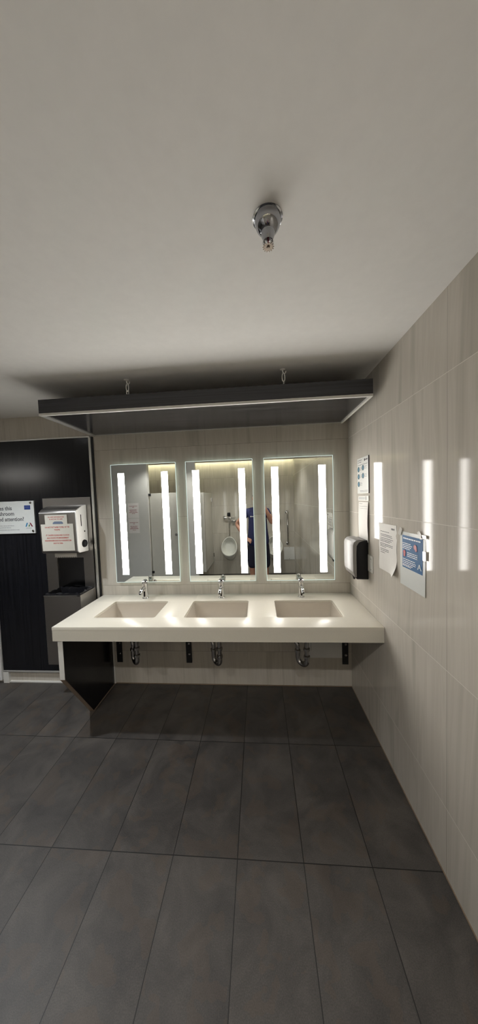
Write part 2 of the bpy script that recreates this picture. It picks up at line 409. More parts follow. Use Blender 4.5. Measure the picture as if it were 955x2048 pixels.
def stroke(mb, fr, u0, v0, u1, v1, w, d):
    mb.prism([fr.p(u0-w/2, v0, d), fr.p(u0+w/2, v0, d), fr.p(u1+w/2, v1, d), fr.p(u1-w/2, v1, d)], fr.n*0.0004)
m_ = MB(); stroke(m_, BACK, -2.862, 1.473, -2.848, 1.508, 0.012, 0.030); m_.build('logo_stroke', 'ink_sky', sg, False)
m_ = MB(); stroke(m_, BACK, -2.834, 1.473, -2.828, 1.492, 0.011, 0.030); m_.build('logo_stroke', 'ink_green', sg, False)
m_ = MB(); stroke(m_, BACK, -2.802, 1.473, -2.822, 1.508, 0.013, 0.030); m_.build('logo_stroke', 'ink_maroon', sg, False)
m_ = MB(); BACK.dashes(m_, -2.860, -2.800, 1.460, 0.004, 0.030, rr, 1.0, 0.008, 0.012); m_.build('small_print', 'ink_grey', sg, False)
for u, v in ((-2.806, 1.690), (-2.796, 1.434), (-3.172, 1.690), (-3.172, 1.434)):
    k = MB(); k.lathe([(0.0105, 0.0), (0.0105, 0.003), (0.008, 0.006), (0.0, 0.0066)], (u, -0.030, v), (0, -1, 0)); k.build('screw_cap', 'dull_chrome', sg)

# ------------------------------------------------------------------ steel waste unit, towel dispenser, notices
wu = thing('waste_unit', 'brushed steel wall unit with a lined waste bin below the paper towel dispenser', 'waste bin', (-2.45, -0.018, 0.21))
PX0, PX1, PZ0, PZ1 = -2.690, -2.243, 0.205, 1.722
OX0, OX1, OZ0, OZ1 = -2.585, -2.337, 0.80, 1.182
pl = MB()
for a in ((PX0, OX0, PZ0, PZ1), (OX1, PX1, PZ0, PZ1), (OX0, OX1, OZ1, PZ1), (OX0, OX1, PZ0, OZ0)):
    pl.box(a[0], a[1], -0.030, -0.0185, a[2], a[3])
pl.build('face_plate', 'steel', wu, False)
rc = MB(); rc.box(OX0, OX1, -0.0225, -0.0190, OZ0, OZ1)  # shallow dark sheet, shade of the recess put into its colour
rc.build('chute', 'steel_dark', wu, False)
bn = MB()
BX0, BX1, BY, BT, BB = -2.572, -2.250, -0.222, 0.903, 0.325
bn.prism([(BX0, -0.030, BB-0.02), (BX0, BY+0.012, BB), (BX0, BY, BB+0.02), (BX0, BY, BT), (BX0, -0.030, BT)], (0.004, 0, 0))
bn.prism([(BX1-0.004, -0.030, BB-0.02), (BX1-0.004, BY+0.012, BB), (BX1-0.004, BY, BB+0.02), (BX1-0.004, BY, BT), (BX1-0.004, -0.030, BT)], (0.004, 0, 0))
bn.box(BX0, BX1, BY-0.004, BY, BB, BT, 0.0015); bn.box(BX0, BX1, BY, -0.03, BB-0.015, BB)
bn.build('bin', 'steel', wu, False)
MB().box(BX1-0.030, BX1+0.0015, BY-0.006, -0.031, BT-0.010, BT+0.003, 0.001).box(BX0-0.001, BX1, BY-0.006, BY, BT-0.006, BT+0.003, 0.001).build('bin_rim', 'steel', wu, False)
# crumpled black bag inside, mouth just above the rim
rg = []
rnd = random.Random(11)
for lev, (zz, ins) in enumerate(((0.40, 0.03), (0.70, 0.012), (0.86, 0.006), (0.915, 0.004), (0.918, 0.016), (0.84, 0.03), (0.60, 0.05), (0.42, 0.08))):
    ring = []
    x0, x1, y0, y1 = BX0+0.004+ins, BX1-0.004-ins, BY+ins, -0.033-ins
    N = 48
    for i in range(N):
        t_ = i/N*4; s_ = int(t_); f = t_-s_
        P = [(x0+(x1-x0)*f, y0), (x1, y0+(y1-y0)*f), (x1-(x1-x0)*f, y1), (x0, y1-(y1-y0)*f)][s_]
        j = 0.004 if lev not in (3, 4) else 0.002
        ring.append((P[0]+rnd.uniform(-j, j)*(ins > 0.004), P[1]+rnd.uniform(-j, j)*(ins > 0.004), zz+rnd.uniform(-0.005, 0.008)*(lev in (3, 4))))
    rg.append(ring)
bg = MB(); bg.rings(rg); bg.build('bin_liner', 'bag', wu)

dp = thing('towel_dispenser', 'silver paper towel dispenser with taped notices on the left steel unit', 'paper towel dispenser', (-2.45, -0.03, 1.25))
DX0, DX1 = -2.612, -2.285
def prof(x): return [(x, -0.031, 1.242), (x, -0.155, 1.246), (x, -0.168, 1.262), (x, -0.176, 1.590), (x, -0.168, 1.606), (x, -0.150, 1.622), (x, -0.090, 1.648), (x, -0.031, 1.655)]
k = MB(); k.prism(prof(DX0), (DX1-DX0-0.002, 0, 0), 0.004); k.build('cover', 'steel', dp)
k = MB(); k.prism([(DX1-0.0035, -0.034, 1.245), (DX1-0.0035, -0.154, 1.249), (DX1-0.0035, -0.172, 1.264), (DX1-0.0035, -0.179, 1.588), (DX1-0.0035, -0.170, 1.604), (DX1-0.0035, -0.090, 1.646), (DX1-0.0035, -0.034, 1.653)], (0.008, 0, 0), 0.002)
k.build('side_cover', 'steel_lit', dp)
SX = DX1+0.0045
k = MB(); k.box(DX0+0.004, DX1-0.01, -0.178, -0.174, 1.592, 1.597); k.build('seam_line', 'steel_lit', dp, False)
k = MB(); k.cyl((SX-0.001, -0.088, 1.318), (SX+0.008, -0.088, 1.318), 0.034, 0.031); kn = k.build('feed_knob', 'black_plastic', dp)
k = MB(); k.cyl((SX+0.008, -0.088, 1.318), (SX+0.0105, -0.088, 1.318), 0.019); k.build('knob_cap', 'black_metal', kn)
MB().box(SX-0.001, SX+0.0012, -0.120, -0.112, 1.472, 1.572).build('level_slot', 'black_plastic', dp, False)
MB().cyl((SX-0.001, -0.076, 1.424), (SX+0.002, -0.076, 1.424), 0.007).build('lock', 'black_metal', dp)
# torn paper edge
pts = [(-2.553, 1.252), (-2.353, 1.252)]
zz = [(-2.353 - i*(0.200/20), 1.196 + (0.012 if i % 2 else 0.0)) for i in range(21)]
k = MB(); k.prism([(x, -0.096, z) for x, z in pts+zz], (0, 0.0012, 0)); k.build('paper_towel', 'paper', dp, False)
# notices taped on the dispenser
DF = Fr((0, 0, 0), (1, 0, 0), Vector((0, -0.008, 0.328)).normalized())
def dface(z): return 0.168 + (z-1.262)/0.328*0.008
DF = Fr((0, -dface(1.25), 1.25), (1, 0, 0), Vector((0, -0.008, 0.328)).normalized())
n1 = MB(); DF.plate(n1, -2.555, -2.358, 0.200, 0.328, 0.0042, 0.0050); n1 = tag(n1.build('notice', 'card', smooth=False), 'small cream notice with a picture taped behind the larger red-lettered notice', 'notice', 'notices on the towel dispenser')
DF.text('FULL SHEET DISPENSING PLEASE', -2.4565, 0.305, 0.0125, 0.0052, 'ink_red', n1, 'lettering', 'CENTER', 0.0003, 0.80, 0.0002)
DF.text('DO NOT PULL TOO HARD', -2.4565, 0.287, 0.0125, 0.0052, 'ink_red', n1, 'lettering', 'CENTER', 0.0003, 0.80, 0.0002)
k = MB(); k.prism([DF.p(u, v, 0.0051) for u, v in ((-2.488, 0.232), (-2.398, 0.232), (-2.396, 0.262), (-2.410, 0.272), (-2.470, 0.272), (-2.486, 0.262))], DF.n*0.0004); k.build('picture', 'ink_slate', n1, False)
n2 = MB(); DF.plate(n2, -2.594, -2.308, 0.022, 0.250, 0.0058, 0.0066); n2 = tag(n2.build('notice', 'card', smooth=False), 'larger cream notice in red capitals about paper towel on the dispenser front', 'notice', 'notices on the towel dispenser')
for body, v, sz in (('DO NOT PUT PAPER TOWEL IN THE', 0.218, 0.0165), ('TOILETS.', 0.196, 0.0165), ('IT CAUSES CLOGS AND FLOODS', 0.150, 0.0175), ('AND PEOPLE FROM BASEMENT', 0.127, 0.0175), ('WASHROOM HAVE NO WASHROOM', 0.104, 0.0175), ('DUE TO THIS.', 0.081, 0.0175)):
    DF.text(body, -2.451, v, sz, 0.0068, 'ink_red', n2, 'lettering', 'CENTER', 0.0003, 0.80, 0.00035)

# ------------------------------------------------------------------ vanity counter with three cut-outs
CL, CF, CT, CB = -2.187, -0.626, 0.830, 0.731
sinks = [(-1.985, -1.527), (-1.314, -0.863), (-0.655, -0.200)]
SY0, SY1 = -0.478, -0.165
vc = thing('vanity_counter', 'long white solid-surface counter running below the three mirrors', 'counter', (-1.09, -0.3, 0.73))
xs = sorted([CL, -0.001] + [x for s_ in sinks for x in s_]); ys = [CF, SY0, SY1, -0.001]
t = bmesh.new(); vg = {}
def gv(i, j):
    if (i, j) not in vg: vg[i, j] = t.verts.new((xs[i], ys[j], CT))
    return vg[i, j]
for i in range(len(xs)-1):
    for j in range(3):
        if j == 1 and any(abs(xs[i]-a) < 1e-6 for a, b in sinks): continue
        t.faces.new((gv(i, j), gv(i+1, j), gv(i+1, j+1), gv(i, j+1)))
ret = bmesh.ops.extrude_face_region(t, geom=t.faces[:])
for v in [g for g in ret['geom'] if isinstance(g, bmesh.types.BMVert)]: v.co.z -= 0.022
bmesh.ops.recalc_face_normals(t, faces=t.faces[:])
# soften the corners of the cut-outs and the outer rim
ve = [e for e in t.edges if abs(e.verts[0].co.z-e.verts[1].co.z) > 0.01 and any(abs(e.verts[0].co.x-x) < 1e-6 for s_ in sinks for x in s_) and any(abs(e.verts[0].co.y-y) < 1e-6 for y in (SY0, SY1)) and len(e.link_faces) == 2]
bmesh.ops.bevel(t, geom=ve, offset=0.018, segments=5, profile=0.5, affect='EDGES')
te = [e for e in t.edges if len(e.link_faces) == 2 and all(abs(v.co.z-CT) < 1e-5 for v in e.verts) and abs(e.link_faces[0].normal.dot(e.link_faces[1].normal)) < 0.3]
bmesh.ops.bevel(t, geom=te, offset=0.0025, segments=2, profile=0.5, affect='EDGES')
k = MB(); k.add(t); k.build('countertop', 'counter', vc)
k = MB(); k.box(CL+0.0005, -0.0015, CF+0.0005, CF+0.024, CB, CT-0.004); k.box(CL+0.0005, CL+0.022, CF+0.024, -0.0015, CB, CT-0.022); k.box(-0.03, -0.0015, CF+0.024, -0.0015, CB+0.03, CT-0.022)
k.build('apron', 'counter', vc, False)

sink_names = ['white rectangular undermount sink, the left of three, nearest the towel dispenser', 'white rectangular undermount sink in the middle of the counter', 'white rectangular undermount sink, the right of three, nearest the soap dispenser']
def rrect(x0, x1, y0, y1, z, r, n=5):
    o = []
    for cx, cy, a0 in ((x1-r, y1-r, 0), (x0+r, y1-r, 90), (x0+r, y0+r, 180), (x1-r, y0+r, 270)):
        for i in range(n+1):
            a = math.radians(a0+90*i/n); o.append((cx+r*math.cos(a), cy+r*math.sin(a), z))
    return o
def make_sink(x0, x1, label):
    s = thing('sink', label, 'sink', ((x0+x1)/2, (SY0+SY1)/2, 0.68), 'undermount sinks')
    zt = CT-0.0222; e = 0.004
    b = MB(); R = [rrect(x0-0.02, x1+0.02, SY0-0.02, SY1+0.02, zt, 0.03), rrect(x0-e, x1+e, SY0-e, SY1+e, zt, 0.022),
         rrect(x0-e, x1+e, SY0-e, SY1+e, zt-0.003, 0.022), rrect(x0+0.012, x1-0.012, SY0+0.010, SY1-0.008, zt-0.095, 0.03),
         rrect(x0+0.022, x1-0.022, SY0+0.020, SY1-0.018, zt-0.118, 0.04), rrect(x0+0.05, x1-0.05, SY0+0.05, SY1-0.045, zt-0.128, 0.05),
         rrect((x0+x1)/2-0.03, (x0+x1)/2+0.03, (SY0+SY1)/2-0.03, (SY0+SY1)/2+0.03, zt-0.132, 0.025)]
    t = bmesh.new(); V = [[t.verts.new(p) for p in r] for r in R]; n = len(V[0])
    for A, B in zip(V, V[1:]):
        for i in range(n): t.faces.new((A[i], A[(i+1) % n], B[(i+1) % n], B[i]))
    t.faces.new(V[-1])
    bmesh.ops.recalc_face_normals(t, faces=t.faces[:])
    for f in t.faces: f.normal_flip() if f.normal.z < -0.5 else None
    bmesh.ops.solidify(t, geom=t.faces[:], thickness=-0.006)
    b.add(t); b.build('basin', 'basin', s)
    cx = (x0+x1)/2; cy = (SY0+SY1)/2
    MB().lathe([(0.0, 0.004), (0.020, 0.004), (0.023, 0.002), (0.030, 0.0025), (0.032, 0.0), (0.0, 0.0)], (cx, cy, zt-0.1318)).build('drain', 'chrome', s)
    # overflow slot in the back wall of the basin
    k = MB(); pts = []
    for i in range(16):
        a = 2*PI*i/16; pts.append((cx+0.010+0.022*max(-1, min(1, 1.3*math.cos(a))), SY1-0.0006, zt-0.024+0.0035*math.sin(a)))
    k.prism(pts, (0, 0.0015, 0)); k.build('overflow_slot', 'ink', s, False)
    return s
for (x0, x1), lab in zip(sinks, sink_names): make_sink(x0, x1, lab)

# ------------------------------------------------------------------ faucets
def make_faucet(x, y, label):
    f = thing('faucet', label, 'faucet', (x, y, CT), 'sensor faucets')
    Z = CT
    MB().lathe([(0.0, 0.0), (0.0275, 0.0), (0.0275, 0.004), (0.0245, 0.007), (0.0235, 0.010)], (x, y, Z)).build('base_ring', 'chrome', f)
    # slightly waisted column leaning forward into a slanted crown
    R = []
    for z, r, dy in ((0.008, 0.0232, 0.0), (0.05, 0.0225, 0.0), (0.10, 0.0225, -0.001), (0.125, 0.0235, -0.003), (0.138, 0.0235, -0.004)):
        R.append([(x+r*math.cos(2*PI*i/28), y+dy+r*math.sin(2*PI*i/28), Z+z+(0.010*math.sin(2*PI*i/28) if z > 0.12 else 0)) for i in range(28)])
    b = MB(); b.rings(R); b.build('body', 'chrome', f)
    # crown cap / lever pointing back to the wall
    R = []
    for z, r in ((0.1395, 0.022), (0.147, 0.0225), (0.152, 0.019), (0.154, 0.010)):
        R.append([(x+r*math.cos(2*PI*i/28), y-0.004+r*1.05*math.sin(2*PI*i/28), Z+z+0.010*math.sin(2*PI*i/28)*r/0.022) for i in range(28)])
    b = MB(); b.rings(R); b.build('cap', 'chrome', f)
    sp = MB(); sp.tube([(x, y-0.010, Z+0.088), (x, y-0.040, Z+0.094), (x, y-0.075, Z+0.088), (x, y-0.098, Z+0.078), (x, y-0.106, Z+0.068)], [0.015, 0.0145, 0.0135, 0.013, 0.0125], 18); sp_ = sp.build('spout', 'chrome', f)
    MB().cyl((x, y-0.1062, Z+0.0665), (x, y-0.1072, Z+0.0645), 0.0095).build('aerator', 'black_plastic', sp_)
    MB().box(x-0.0075, x+0.0075, y-0.0245, y-0.018, Z+0.018, Z+0.064, 0.002).build('sensor_window', 'sensor', f)
    return f
for x, lab in ((-1.757, 'chrome sensor faucet at the left sink, nearest the towel dispenser'), (-1.094, 'chrome sensor faucet behind the middle sink'), (-0.428, 'chrome sensor faucet at the right sink, nearest the soap dispenser')):
    make_faucet(x, -0.088, lab)

# ------------------------------------------------------------------ under the counter
sp = thing('support_panel', 'black counter end support with slanted lower front edge and pale edging', 'support panel', (-2.14, -0.2, 0))
pr = [(-0.001, 0.0), (-0.325, 0.0), (-0.612, 0.455), (-0.612, CB), (-0.001, CB)]
k = MB(); k.prism([(-2.158, y, z) for y, z in pr], (0.032, 0, 0)); k.build('board', 'lam_v', sp, False)
MB().box(-2.160, -2.1245, -0.616, -0.6122, 0.452, CB, 0.0008).build('front_edging', 'white_trim', sp, False)
k = MB(); k.prism([(-2.159, y, z) for y, z in ((-0.325, 0.0), (-0.329, 0.0), (-0.6165, 0.452), (-0.6125, 0.455))], (0.0345, 0, 0)); k.build('slanted_edging', 'raw_edge', sp, False)
MB().box(-2.1255, -2.121, -0.325, -0.002, 0.0, 0.005).build('floor_sealant', 'raw_edge', sp, False)
MB().box(-2.1255, -2.113, -0.012, -0.001, 0.005, CB).build('wall_edging', 'white_trim', sp, False)

br_lab = ['black steel counter bracket next to the black end support', 'black steel counter bracket between the left and middle drain pipes', 'black steel counter bracket in the corner by the right wall']
def make_bracket(xc, label):
    o = thing('counter_bracket', label, 'bracket', (xc, -0.004, 0.21), 'counter brackets'); hw = 0.025
    MB().box(xc-hw, xc+hw, -0.010, -0.0045, 0.206, CB-0.002).build('wall_flange', 'black_metal', o, False)
    MB().box(xc-hw, xc+hw, -0.42, -0.010, CB-0.010, CB-0.001).build('arm', 'black_metal', o, False)
    k = MB(); k.prism([(xc-0.003, -0.010, CB-0.2), (xc-0.003, -0.010, CB-0.010), (xc-0.003, -0.30, CB-0.010)], (0.006, 0, 0)); k.build('gusset', 'black_metal', o, False)
    for z in (0.288, 0.384, 0.60):
        MB().lathe([(0.0, 0.008), (0.008, 0.0075), (0.0115, 0.004), (0.0115, 0.0)], (xc+0.004, -0.010, z), (0, -1, 0), 6).build('bolt', 'dull_chrome', o, False)
for x, lab in zip((-2.064, -1.420, -0.055), br_lab): make_bracket(x, lab)

def arc(c, r, a0, a1, ax, n=10):
    ax = Vector(ax); return [Vector(c)+ax*(r*math.cos(math.radians(a0+(a1-a0)*i/n)))+Vector((0, 0, 1))*(r*math.sin(math.radians(a0+(a1-a0)*i/n))) for i in range(n+1)]
def make_trap(x, y, label, dr):
    o = thing('drain_pipe', label, 'drain pipe', (x, y, 0.33), 'drain pipes under the sinks')
    d = Vector((dr[0], dr[1], 0)).normalized(); r = 0.040
    top = Vector((x, y, 0.675)); zU = 0.412
    MB().tube([top, (x, y, 0.425)], 0.0165, 16).build('tailpiece', 'dull_chrome', o)
    ub = arc(Vector((x, y, zU))+d*r, r, 180, 360, d, 14)
    MB().tube([Vector((x, y, 0.43))]+ub+[Vector((x, y, 0.47))+d*2*r], 0.0195, 18).build('trap_bend', 'dull_chrome', o)
    e = Vector((x, y, 0))+d*2*r
    pts = [e+Vector((0, 0, 0.45)), e+Vector((0, 0, 0.50))]+[e+d*0.03+Vector((0, 0, 0.50))+d*0.03*math.cos(math.radians(180-9*i))+Vector((0, 0, 0.03*math.sin(math.radians(180-9*i)))) for i in range(1, 11)]
    tx = pts[-1]; pts += [Vector((tx.x+d.x*0.02, -0.06, tx.z)), Vector((tx.x+d.x*0.03, -0.004, tx.z))]
    MB().tube(pts, 0.0165, 16).build('wall_arm', 'dull_chrome', o)
    MB().lathe([(0.018, 0.0), (0.034, 0.001), (0.033, 0.004), (0.019, 0.009)], (pts[-1].x, -0.001, tx.z), (0, -1, 0)).build('wall_flange', 'dull_chrome', o)
    for p in (Vector((x, y, 0.445)), e+Vector((0, 0, 0.465)), Vector((x, y, 0.505))):
        MB().lathe([(0.018, -0.011), (0.0245, -0.010), (0.0245, 0.006), (0.020, 0.011), (0.017, 0.012)], p, seg=10).build('slip_nut', 'dull_chrome', o, False)
    return o
make_trap(-1.757, -0.30, 'chrome drain trap below the left sink beside the black support', (-0.7, 0.7))
make_trap(-1.094, -0.30, 'chrome drain trap hanging below the middle sink', (-0.7, 0.7))
make_trap(-0.428, -0.30, 'chrome drain trap below the right sink beside the white access cover', (-0.75, 0.66))
ac = thing('access_cover', 'plain white access cover on the wall under the counter at right', 'access panel', (-0.22, 0, 0.27))
MB().box(-0.385, -0.083, -0.016, -0.001, 0.265, 0.60, 0.002).build('cover', 'white_paint', ac, False)
MB().box(-0.345, -0.343, -0.0172, -0.016, 0.33, 0.595).build('seam', 'ink_grey', ac, False)

# ------------------------------------------------------------------ lit mirrors
mir = [(-2.045, -1.463), (-1.377, -0.800), (-0.707, -0.134)]
MZ0, MZ1 = 0.948, 1.995; MYF = -0.022
bars = [((-1.983, -1.925), (-1.592, -1.535)), ((-1.318, -1.260), (-0.923, -0.867)), ((-0.644, -0.586), (-0.254, -0.196))]
mir_lab = ['frameless lit mirror, the left of three, nearest the black wall panel', 'frameless lit mirror in the middle, above the middle faucet', 'frameless lit mirror, the right of three, nearest the tiled side wall']
for (x0, x1), bb, lab in zip(mir, bars, mir_lab):
    o = thing('lighted_mirror', lab, 'mirror', ((x0+x1)/2, 0, MZ0), 'lit mirrors over the counter')
    MB().box(x0+0.004, x1-0.004, MYF, MYF+0.0035, MZ0+0.004, MZ1-0.004).build('mirror_glass', 'mirror', o, False)
    e = MB(); w = 0.0028; yb = MYF+0.005
    for a in ((x0, x0+w, MZ0, MZ1), (x1-w, x1, MZ0, MZ1), (x0+w, x1-w, MZ0, MZ0+w), (x0+w, x1-w, MZ1-w, MZ1)): e.box(a[0], a[1], MYF+0.0005, yb, a[2], a[3])
    e.build('polished_edge', 'edge_glow', o, False)
    MB().box(x0+0.03, x1-0.03, yb, -0.0005, MZ0+0.03, MZ1-0.03).build('back_box', 'back_glow', o, False)
    for a, b in bb:
        MB().box(a, b, MYF-0.0008, MYF, 1.017, 1.918).build('light_strip', 'bar', o, False)

# ------------------------------------------------------------------ hanging canopy
KL, KR, KF, KB, KT = -2.190, -0.047, -0.607, 2.254, 2.357
cp = thing('canopy', 'long black hanging canopy over the mirrors with pale lower edging', 'canopy', (-1.1, -0.3, KB))
MB().box(KL, KR, KF, KF+0.018, KB+0.014, KT).box(KL, KL+0.018, KF+0.018, -0.004, KB+0.014, KT).box(KR-0.018, KR, KF+0.018, -0.004, KB+0.014, KT).build('fascia', 'lam_h', cp, False)
MB().box(KL+0.018, KR-0.018, KF+0.018, -0.004, KB+0.010, KB+0.022).build('soffit', 'lam_soffit', cp, False)
MB().box(KL-0.001, KR+0.001, KF-0.0015, KF+0.016, KB-0.001, KB+0.0142, 0.001).build('front_edging', 'white_trim', cp, False)
MB().box(KR-0.016, KR+0.001, KF+0.016, -0.003, KB-0.001, KB+0.0142).build('side_edging', 'white_trim', cp, False)
MB().box(KL-0.001, KL+0.010, KF+0.016, -0.003, KB-0.001, KB+0.0142).build('side_edging', 'alu', cp, False)
MB().box(KL+0.010, KR-0.016, -0.010, -0.003, KB+0.004, KB+0.0142).build('back_edging', 'alu', cp, False)
for i, (x, lab) in enumerate(((-1.590, 'short pale chain holding up the left end of the canopy'), (-0.583, 'short pale chain holding up the right end of the canopy'))):
    h = thing('hanging_chain', lab, 'chain', (x, -0.585, KT), 'chains above the canopy')
    y = -0.585
    MB().lathe([(0.016, 0.0), (0.016, -0.003), (0.006, -0.007), (0.0, -0.007)], (x, y, H-0.0002)).build('ceiling_plate', 'chain', h)
    a = [(x+0.0, y, H-0.004), (x, y, H-0.016), (x+0.006, y, H-0.026), (x+0.015, y, H-0.026), (x+0.020, y, H-0.018), (x+0.019, y, H-0.012)]
    MB().tube(a, 0.0032, 10).build('hook', 'chain', h)
    def link(zc, hl, hw, vert):
        pts = []
        for k_ in range(20):
            t_ = 2*PI*k_/20; w_ = hw*math.cos(t_); z_ = hl*math.sin(t_)
            pts.append((x+(w_ if vert else 0)+0.004, y+(0 if vert else w_), zc+z_))
        return MB().tube(pts, 0.0030, 8, True)
    link(H-0.050, 0.026, 0.0085, True).build('link', 'chain', h)
    link(H-0.083, 0.0135, 0.0075, i == 0).build('link', 'chain', h)
    MB().tube([(x+0.004, y, H-0.093), (x+0.004, y, KT-0.001-0.03)], 0.0030, 8).build('eye_bolt', 'chain', h)

# ------------------------------------------------------------------ sprinkler
spx, spy = -0.707, -1.515
sk = thing('fire_sprinkler', 'chrome fire sprinkler head hanging from the ceiling', 'sprinkler', (spx, spy, H))
MB().lathe([(0.0, 0.0), (0.043, 0.0), (0.043, -0.0012), (0.0385, -0.002)]+[(0.0375*math.cos(math.radians(a)), -0.005-0.040*math.sin(math.radians(a))) for a in range(0, 66, 6)]+[(0.0, -0.0437)], (spx, spy, H-0.0002)).build('escutcheon', 'sprinkler_chrome', sk)
MB().lathe([(0.0, -0.036), (0.0200, -0.038), (0.0190, -0.047), (0.0160, -0.055), (0.0135, -0.062), (0.0, -0.063)], (spx, spy, H), seg=20).build('body', 'sprinkler_chrome', sk)
for sgn in (-1, 1):
    MB().tube([(spx+sgn*0.012, spy, H-0.058), (spx+sgn*0.0135, spy, H-0.066), (spx+sgn*0.010, spy, H-0.072), (spx+sgn*0.003, spy, H-0.077)], 0.0032, 10).build('frame_arm', 'chrome', sk)
MB().cyl((spx, spy, H-0.058), (spx, spy, H-0.076), 0.0024, seg=12).build('glass_bulb', 'ink_maroon', sk)
df = MB(); n = 28; ro = []
for i in range(n):
    a = 2*PI*i/n; r = 0.0165 if i % 2 == 0 else 0.0120
    for da, r2 in ((-0.06, r), (0.06, r)): ro.append((spx+r2*math.cos(a+da), spy+r2*math.sin(a+da), H-0.0790))
df.prism(ro, (0, 0, 0.0016)); df.lathe([(0.0, -0.0825), (0.004, -0.082), (0.0045, -0.0755), (0.0, -0.0735)], (spx, spy, H), seg=12)
df.build('deflector', 'bronze', sk, False)

# ------------------------------------------------------------------ things on the right wall
so = thing('soap_dispenser', 'black soap dispenser with pale silver front on the right wall', 'soap dispenser', (0, -0.295, 1.06))
b = MB(); b.prism([(-0.001, -0.392, 1.338), (-0.085, -0.392, 1.338), (-0.098, -0.392, 1.318), (-0.100, -0.392, 1.10), (-0.082, -0.392, 1.062), (-0.001, -0.392, 1.060)], (0, 0.190, 0), 0.006, 3)
b.build('body', 'black_plastic', so)
out = [(-0.062, 1.345), (-0.085, 1.340), (-0.101, 1.326), (-0.108, 1.305), (-0.109, 1.18), (-0.107, 1.115), (-0.095, 1.080), (-0.084, 1.078), (-0.084, 1.25), (-0.082, 1.300), (-0.066, 1.325), (-0.030, 1.338), (-0.030, 1.343)]
b = MB(); b.prism([(x, -0.396, z) for x, z in out], (0, 0.198, 0), 0.002, 2); b.build('front_cover', 'silver_cover', so)
MB().lathe([(0.0, -0.022), (0.007, -0.022), (0.009, -0.010), (0.014, 0.0), (0.0, 0.0)], (-0.070, -0.300, 1.0625)).build('nozzle', 'black_plastic', so)
ol = thing('wall_plate', 'small white blank wall plate behind the soap dispenser', 'wall plate', (0, -0.42, 1.12))
b = MB(); RIGHT.plate(b, 0.372, 0.470, 1.124, 1.240, 0.0005, 0.006, 0.0015); b.build('plate', 'white_trim', ol, False)
for v in (1.145, 1.218): k = MB(); RIGHT.disc(k, 0.444, v, 0.0035, 0.006, 0.007, 12); k.build('screw', 'dull_chrome', ol)

rr = random.Random(5)
po = thing('poster', 'narrow white poster with five teal dots, topmost on the right wall', 'poster', (0, -0.31, 1.67))
b = MB(); RIGHT.plate(b, 0.208, 0.416, 1.668, 1.927, 0.0005, 0.0050, 0.0008); b.build('board', 'sign_white', po, False)
b = MB(); RIGHT.plate(b, 0.4155, 0.4185, 1.668, 1.927, 0.0005, 0.0056); b.build('dark_edge', 'ink', po, False)
for u, v in ((0.235, 1.846), (0.320, 1.852), (0.236, 1.793), (0.320, 1.795), (0.236, 1.737)):
    k = MB(); RIGHT.disc(k, u, v, 0.0200, 0.005, 0.0056); dsk = k.build('pictogram', 'ink_teal', po)
    k = MB(); RIGHT.plate(k, u-0.004, u+0.004, v-0.009, v+0.008, 0.0056, 0.006); k.build('mark', 'ink_sky', dsk, False)
k = MB()
for v, a, c_, h in ((1.910, 0.222, 0.30, 0.006), (1.896, 0.222, 0.29, 0.006), (1.876, 0.222, 0.40, 0.0045)): RIGHT.dashes(k, a, c_, v, h, 0.005, rr)
k.build('small_print', 'ink_grey', po, False)
for u, v in ((0.262, 1.846), (0.347, 1.852), (0.262, 1.793), (0.347, 1.795), (0.262, 1.737)):
    k = MB()
    for q in range(3): RIGHT.dashes(k, u, u+0.045, v+0.010-q*0.009, 0.0028, 0.005, rr, 0.9, 0.004, 0.012)
    k.build('small_print', 'ink_grey', po, False)
k = MB()
for q in range(2): RIGHT.dashes(k, 0.26, 0.40, 1.688-q*0.008, 0.0028, 0.005, rr)
k.build('small_print', 'ink_grey', po, False)
k = MB(); RIGHT.disc(k, 0.352, 1.905, 0.009, 0.005, 0.0055); RIGHT.dashes(k, 0.364, 0.402, 1.905, 0.009, 0.005, rr, 1, 0.01, 0.016); k.build('logo', 'ink', po, False)

lb = thing('label_strip', 'small white label strip with a dark tab just below the dotted poster', 'label', (0, -0.31, 1.61))
b = MB(); RIGHT.plate(b, 0.222, 0.416, 1.614, 1.650, 0.0005, 0.006, 0.001); b.build('holder', 'white_trim', lb, False)
k = MB(); RIGHT.plate(k, 0.368, 0.374, 1.620, 1.646, 0.006, 0.0068); k.build('tab', 'ink', lb, False)
k = MB(); RIGHT.plate(k, 0.236, 0.355, 1.624, 1.642, 0.006, 0.0064); k.build('insert', 'sleeve', lb, False)

def sheet(fr, u0, u1, v0, v1, lift, nu=8, nv=14):
    """paper sheet whose distance from the wall follows lift(s, t)"""
    t = bmesh.new(); g = [[t.verts.new(fr.p(u0+(u1-u0)*i/nu, v0+(v1-v0)*j/nv, lift(i/nu, j/nv))) for j in range(nv+1)] for i in range(nu+1)]
    for i in range(nu):
        for j in range(nv): t.faces.new((g[i][j], g[i+1][j], g[i+1][j+1], g[i][j+1]))
    bmesh.ops.recalc_face_normals(t, faces=t.faces[:])
    bmesh.ops.solidify(t, geom=t.faces[:], thickness=0.0006)
    m = MB(); m.add(t); return m
pf = thing('form_sheet', 'tall white form sheet with two ruled lines hanging behind the soap dispenser', 'paper', (0, -0.31, 1.33))
sheet(RIGHT, 0.222, 0.408, 1.325, 1.606, lambda s, t: 0.002+0.014*s*s*(0.35+0.65*t)*(1.2-t)+0.004*math.sin(3*t)).build('page', 'paper', pf)
